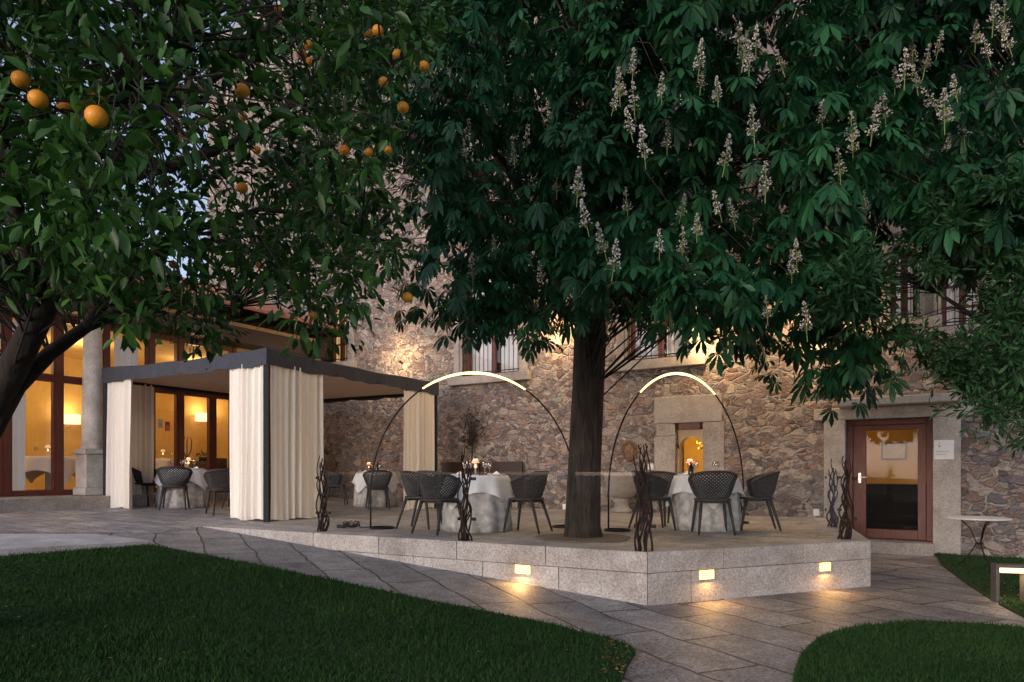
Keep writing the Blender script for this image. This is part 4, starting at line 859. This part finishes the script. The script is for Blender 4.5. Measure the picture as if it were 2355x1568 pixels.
# orange tree
OT=(-3.75,4.35,gz(-3.75,4.35))
ot=thing('orange_tree','orange tree with ripe fruit leaning over the left lawn','tree',OT)
yo=[(-400,700),(0,725),(100,690),(180,750),(260,790),(340,835),(400,770),(490,830),(560,700),(650,760),(740,850),(800,800),(850,660),(900,640),(990,640),(1010,500),(1000,200),(1060,0)]
right=[( -100,1060),(0,1050),(200,1020),(350,960),(500,950),(640,1000),(760,820),(860,760)]
OR=[(48,183,42),(88,228,45),(222,268,52),(148,248,34),(557,208,36),(557,432,28),(636,23,28),(695,125,25),(708,103,22),(712,143,22),(869,70,28),(914,127,28),(975,152,27),(882,188,24),(927,247,29),(792,346,27),(848,350,22),(893,345,21),(398,608,21),(937,684,26),(598,610,20),(720,725,20),(45,475,25),(10,300,22),(606,25,24),(846,76,24),(560,268,20),(590,345,20),(330,400,22)]
OR=[(px,py,s*.93,max(min(1570*.070/(s*.93),5.0),2.3)) for px,py,s in OR]
cl=[]; tries=0
while len(cl)<660 and tries<50000:
    tries+=1; px=random.uniform(-450,1050); d=random.uniform(2.3,5.8); r=random.uniform(.13,.27)
    lim=interp(yo,px)-r*.7*F/d; py=lim-random.random()*(lim+260)
    if px+r*.8*F/d>interp(right,py): continue
    x=(px-CX)/F*d; z=CAMZ+(HY-py)/F*d
    if d<2.7 and (px>420 or py>560) : continue
    if z>4.7 or math.hypot(x+2.7,d-4)>2.9: continue
    if 320<px<390 and 60<py<220 and random.random()<.7: continue
    cl.append((x,d,z,r))
def rp(l): return [ray(*q) for q in l]
mains=[([Vector((OT[0],OT[1],OT[2]-.05))]+rp([(-95,1120,4.3),(-32,960,4.25),(28,850,4.2),(95,720,4.1),(150,560,4.0),(230,420,3.9),(330,290,3.8),(420,150,3.8),(480,0,3.8)]),[.125,.095,.088,.082,.072,.058,.045,.038,.025,.012]),
 (rp([(-25,1000,4.25),(38,890,4.3),(115,812,4.35),(200,750,4.4),(290,715,4.5),(360,690,4.6),(450,697,4.7),(560,708,4.8)]),[.06,.052,.045,.038,.03,.024,.018,.009]),
 (rp([(95,720,4.1),(60,560,3.8),(20,400,3.5),(0,250,3.2),(60,120,3.0)]),[.05,.038,.03,.02,.01]),
 (rp([(200,750,4.4),(240,700,4.2),(330,600,4.0),(470,520,4.0),(600,480,4.1),(760,500,4.2),(900,560,4.3)]),[.035,.03,.026,.02,.016,.012,.006]),
 (rp([(230,420,3.9),(400,380,3.7),(560,320,3.6),(720,200,3.8),(880,150,4.0),(960,120,4.1)]),[.035,.03,.024,.018,.012,.006]),
 (rp([(150,560,4.0),(200,330,3.2),(300,200,2.9),(430,60,2.8)]),[.035,.025,.017,.009]),
 (rp([(330,290,3.8),(520,160,4),(640,40,4.2),(760,-60,4.4)]),[.026,.02,.015,.007])]
mb=MB(); limbs(mb,mains,[c[:3] for c in cl],.007); mb.build('trunk',M['bark2'],ot,world=True,smooth=True)
P=[];T=[];N=[]
for (x,y,z,r) in cl:
    nl=int(40*(r/.2)**1.6)
    u=unit(rng.normal(size=(nl,3))); p=np.array([x,y,z])+u*(r*(.15+.9*rng.random((nl,1)))); t=unit(u+rng.normal(size=(nl,3))*.55+np.array([0,0,-.15])); nn=unit(np.array([0,0,1.])+rng.normal(size=(nl,3))*.6)
    P.append(p);T.append(t);N.append(nn)
P=np.concatenate(P);T=np.concatenate(T);N=np.concatenate(N)
k=keepmask(P+T*.04,[(px,py,s*.8+3,d,1) for px,py,s,d in OR]); P,T,N=P[k],T[k],N[k]; n=len(P)
leaf_mesh('crown',P,T,N,rng.uniform(.05,.09,n),rng.uniform(.36,.48,n),rng.uniform(0,.35,n),.35,M['orl'],ot,wd=(.08,.95,.85,.03))
mbo=MB(); prof=[(.0375*math.sin(math.pi*k/14)+.0003,-.0365*math.cos(math.pi*k/14)) for k in range(15)]; mbo.lathe(prof,n=20); mbo.lathe([(.004,.035),(.006,.0375),(.001,.042)],n=6,mi=1); mbo.tube([(0,0,.036),(.004,0,.07),(0,.01,.12)],.0018,5,mi=1)
proto=None
for (px,py,s,d) in OR:
    if proto is None: proto=mbo.build('orange_fruit',[M['orange'],M['stem']],ot,smooth=True); q=proto
    else: q=proto.copy(); col.objects.link(q); q.parent=ot
    q.location=wm(ot).inverted()@ray(px,py,d); q.rotation_euler=(random.gauss(0,.2),random.gauss(0,.2),random.random()*6); sc=s/(1570*.075/d); sc=min(max(sc,.8),1.2); q.scale=(sc,sc,sc*random.uniform(.93,1.02))
mb=MB(); c0=ray(425,250,3.0); rnd=random.Random(8)
for k in range(46):
    p=c0+Vector((rnd.gauss(0,.05),rnd.gauss(0,.04),rnd.gauss(-.02,.07))); u=Vector((rnd.gauss(0,1),rnd.gauss(0,1),rnd.gauss(-.5,1))).normalized()*.03; w_=u.orthogonal().normalized()*.009
    mb.add([p-u,p-w_,p+u,p+w_],[(0,1,2,3)])
mb.build('withered_leaves',M['dry'],ot,world=True)
# right tree
st=thing('evergreen_tree','narrow leaved evergreen tree reaching in from the right edge','tree',(5.6,6.2,-.53))
ys=[(1930,640),(1960,740),(2050,790),(2130,860),(2190,960),(2280,990),(2360,1040),(2600,1060)]; yt=[(1930,640),(2000,590),(2150,470),(2250,400),(2600,330)]
cl=[];tries=0
while len(cl)<190 and tries<12000:
    tries+=1; px=random.uniform(1940,2560); d=random.uniform(4.5,6.6); r=random.uniform(.14,.28); a=interp(yt,px); b=interp(ys,px)-r*.5*F/d
    if b<a: continue
    py=random.uniform(a,b)
    if gap(px,py,r*.8,d): continue
    cl.append(tuple(ray(px,py,d))+(r,))
mains=[([Vector((5.6,6.2,-.55)),Vector((5.55,6.2,.6)),Vector((5.4,6.15,1.6)),Vector((5.2,6.1,2.6)),Vector((5.0,6,3.8))],[.1,.085,.07,.05,.02]),
 ([Vector((5.55,6.2,.8)),Vector((4.9,6.0,1.5)),Vector((4.1,5.8,2.0)),Vector((3.4,5.7,2.4))],[.05,.035,.025,.01]),([Vector((5.4,6.15,1.6)),Vector((4.7,5.7,2.4)),Vector((4.0,5.5,3.0))],[.045,.03,.01])]
mb=MB(); limbs(mb,mains,[c[:3] for c in cl],.006); mb.build('trunk',M['bark2'],st,world=True,smooth=True)
P=[];T=[];N=[]
for (x,y,z,r) in cl:
    for k in range(8):
        ax=unit(rng.normal(size=3)+np.array([-.3,-.2,.3])); b0=np.array([x,y,z])-ax*r*.4; nl=19; tt=rng.random((nl,1))
        u=unit(rng.normal(size=(nl,3))); P.append(b0+ax*tt*r*1.7+u*.02); T.append(unit(ax*.8+u*.8)); N.append(unit(rng.normal(size=(nl,3))+np.array([0,0,.6])))
P=np.concatenate(P);T=np.concatenate(T);N=np.concatenate(N); n=len(P)
leaf_mesh('crown',P,T,N,rng.uniform(.055,.095,n),rng.uniform(.21,.28,n),rng.uniform(0,.25,n),.25,M['shl'],st)
# ---------------- camera, world, sun -----------------
cam=bpy.data.cameras.new('camera'); co=bpy.data.objects.new('camera',cam); col.objects.link(co); co.location=(0,0,CAMZ); co.rotation_euler=(R(90),0,0)
cam.sensor_width=36; cam.lens=24; cam.shift_y=301/2355; cam.clip_end=500; S.camera=co
w=bpy.data.worlds.new('World'); S.world=w; w.use_nodes=True; n=w.node_tree.nodes; l=w.node_tree.links
sky=n.new('ShaderNodeTexSky'); sky.sky_type='NISHITA'; sky.sun_disc=False; sky.sun_elevation=R(9); sky.sun_rotation=R(215); sky.dust_density=1.6; sky.ozone_density=2
hs=n.new('ShaderNodeHueSaturation'); hs.inputs['Saturation'].default_value=.58; hs.inputs['Value'].default_value=1.35; l.new(sky.outputs[0],hs.inputs['Color'])
tn=n.new('ShaderNodeMix'); tn.data_type='RGBA'; tn.blend_type='MULTIPLY'; tn.inputs[0].default_value=1; tn.inputs[7].default_value=(.97,.96,1.09,1); l.new(hs.outputs[0],tn.inputs[6])
l.new(tn.outputs[2],n['Background'].inputs[0]); n['Background'].inputs[1].default_value=.23
sl=bpy.data.lights.new('sun','SUN'); sl.energy=.25; sl.angle=R(50); sl.color=(1,.95,.93); so=bpy.data.objects.new('sun',sl); col.objects.link(so)
so.rotation_euler=Vector((.45,.8,-.75)).to_track_quat('-Z','Y').to_euler()
S.view_settings.view_transform='Standard'; S.view_settings.look='None'; S.view_settings.exposure=0
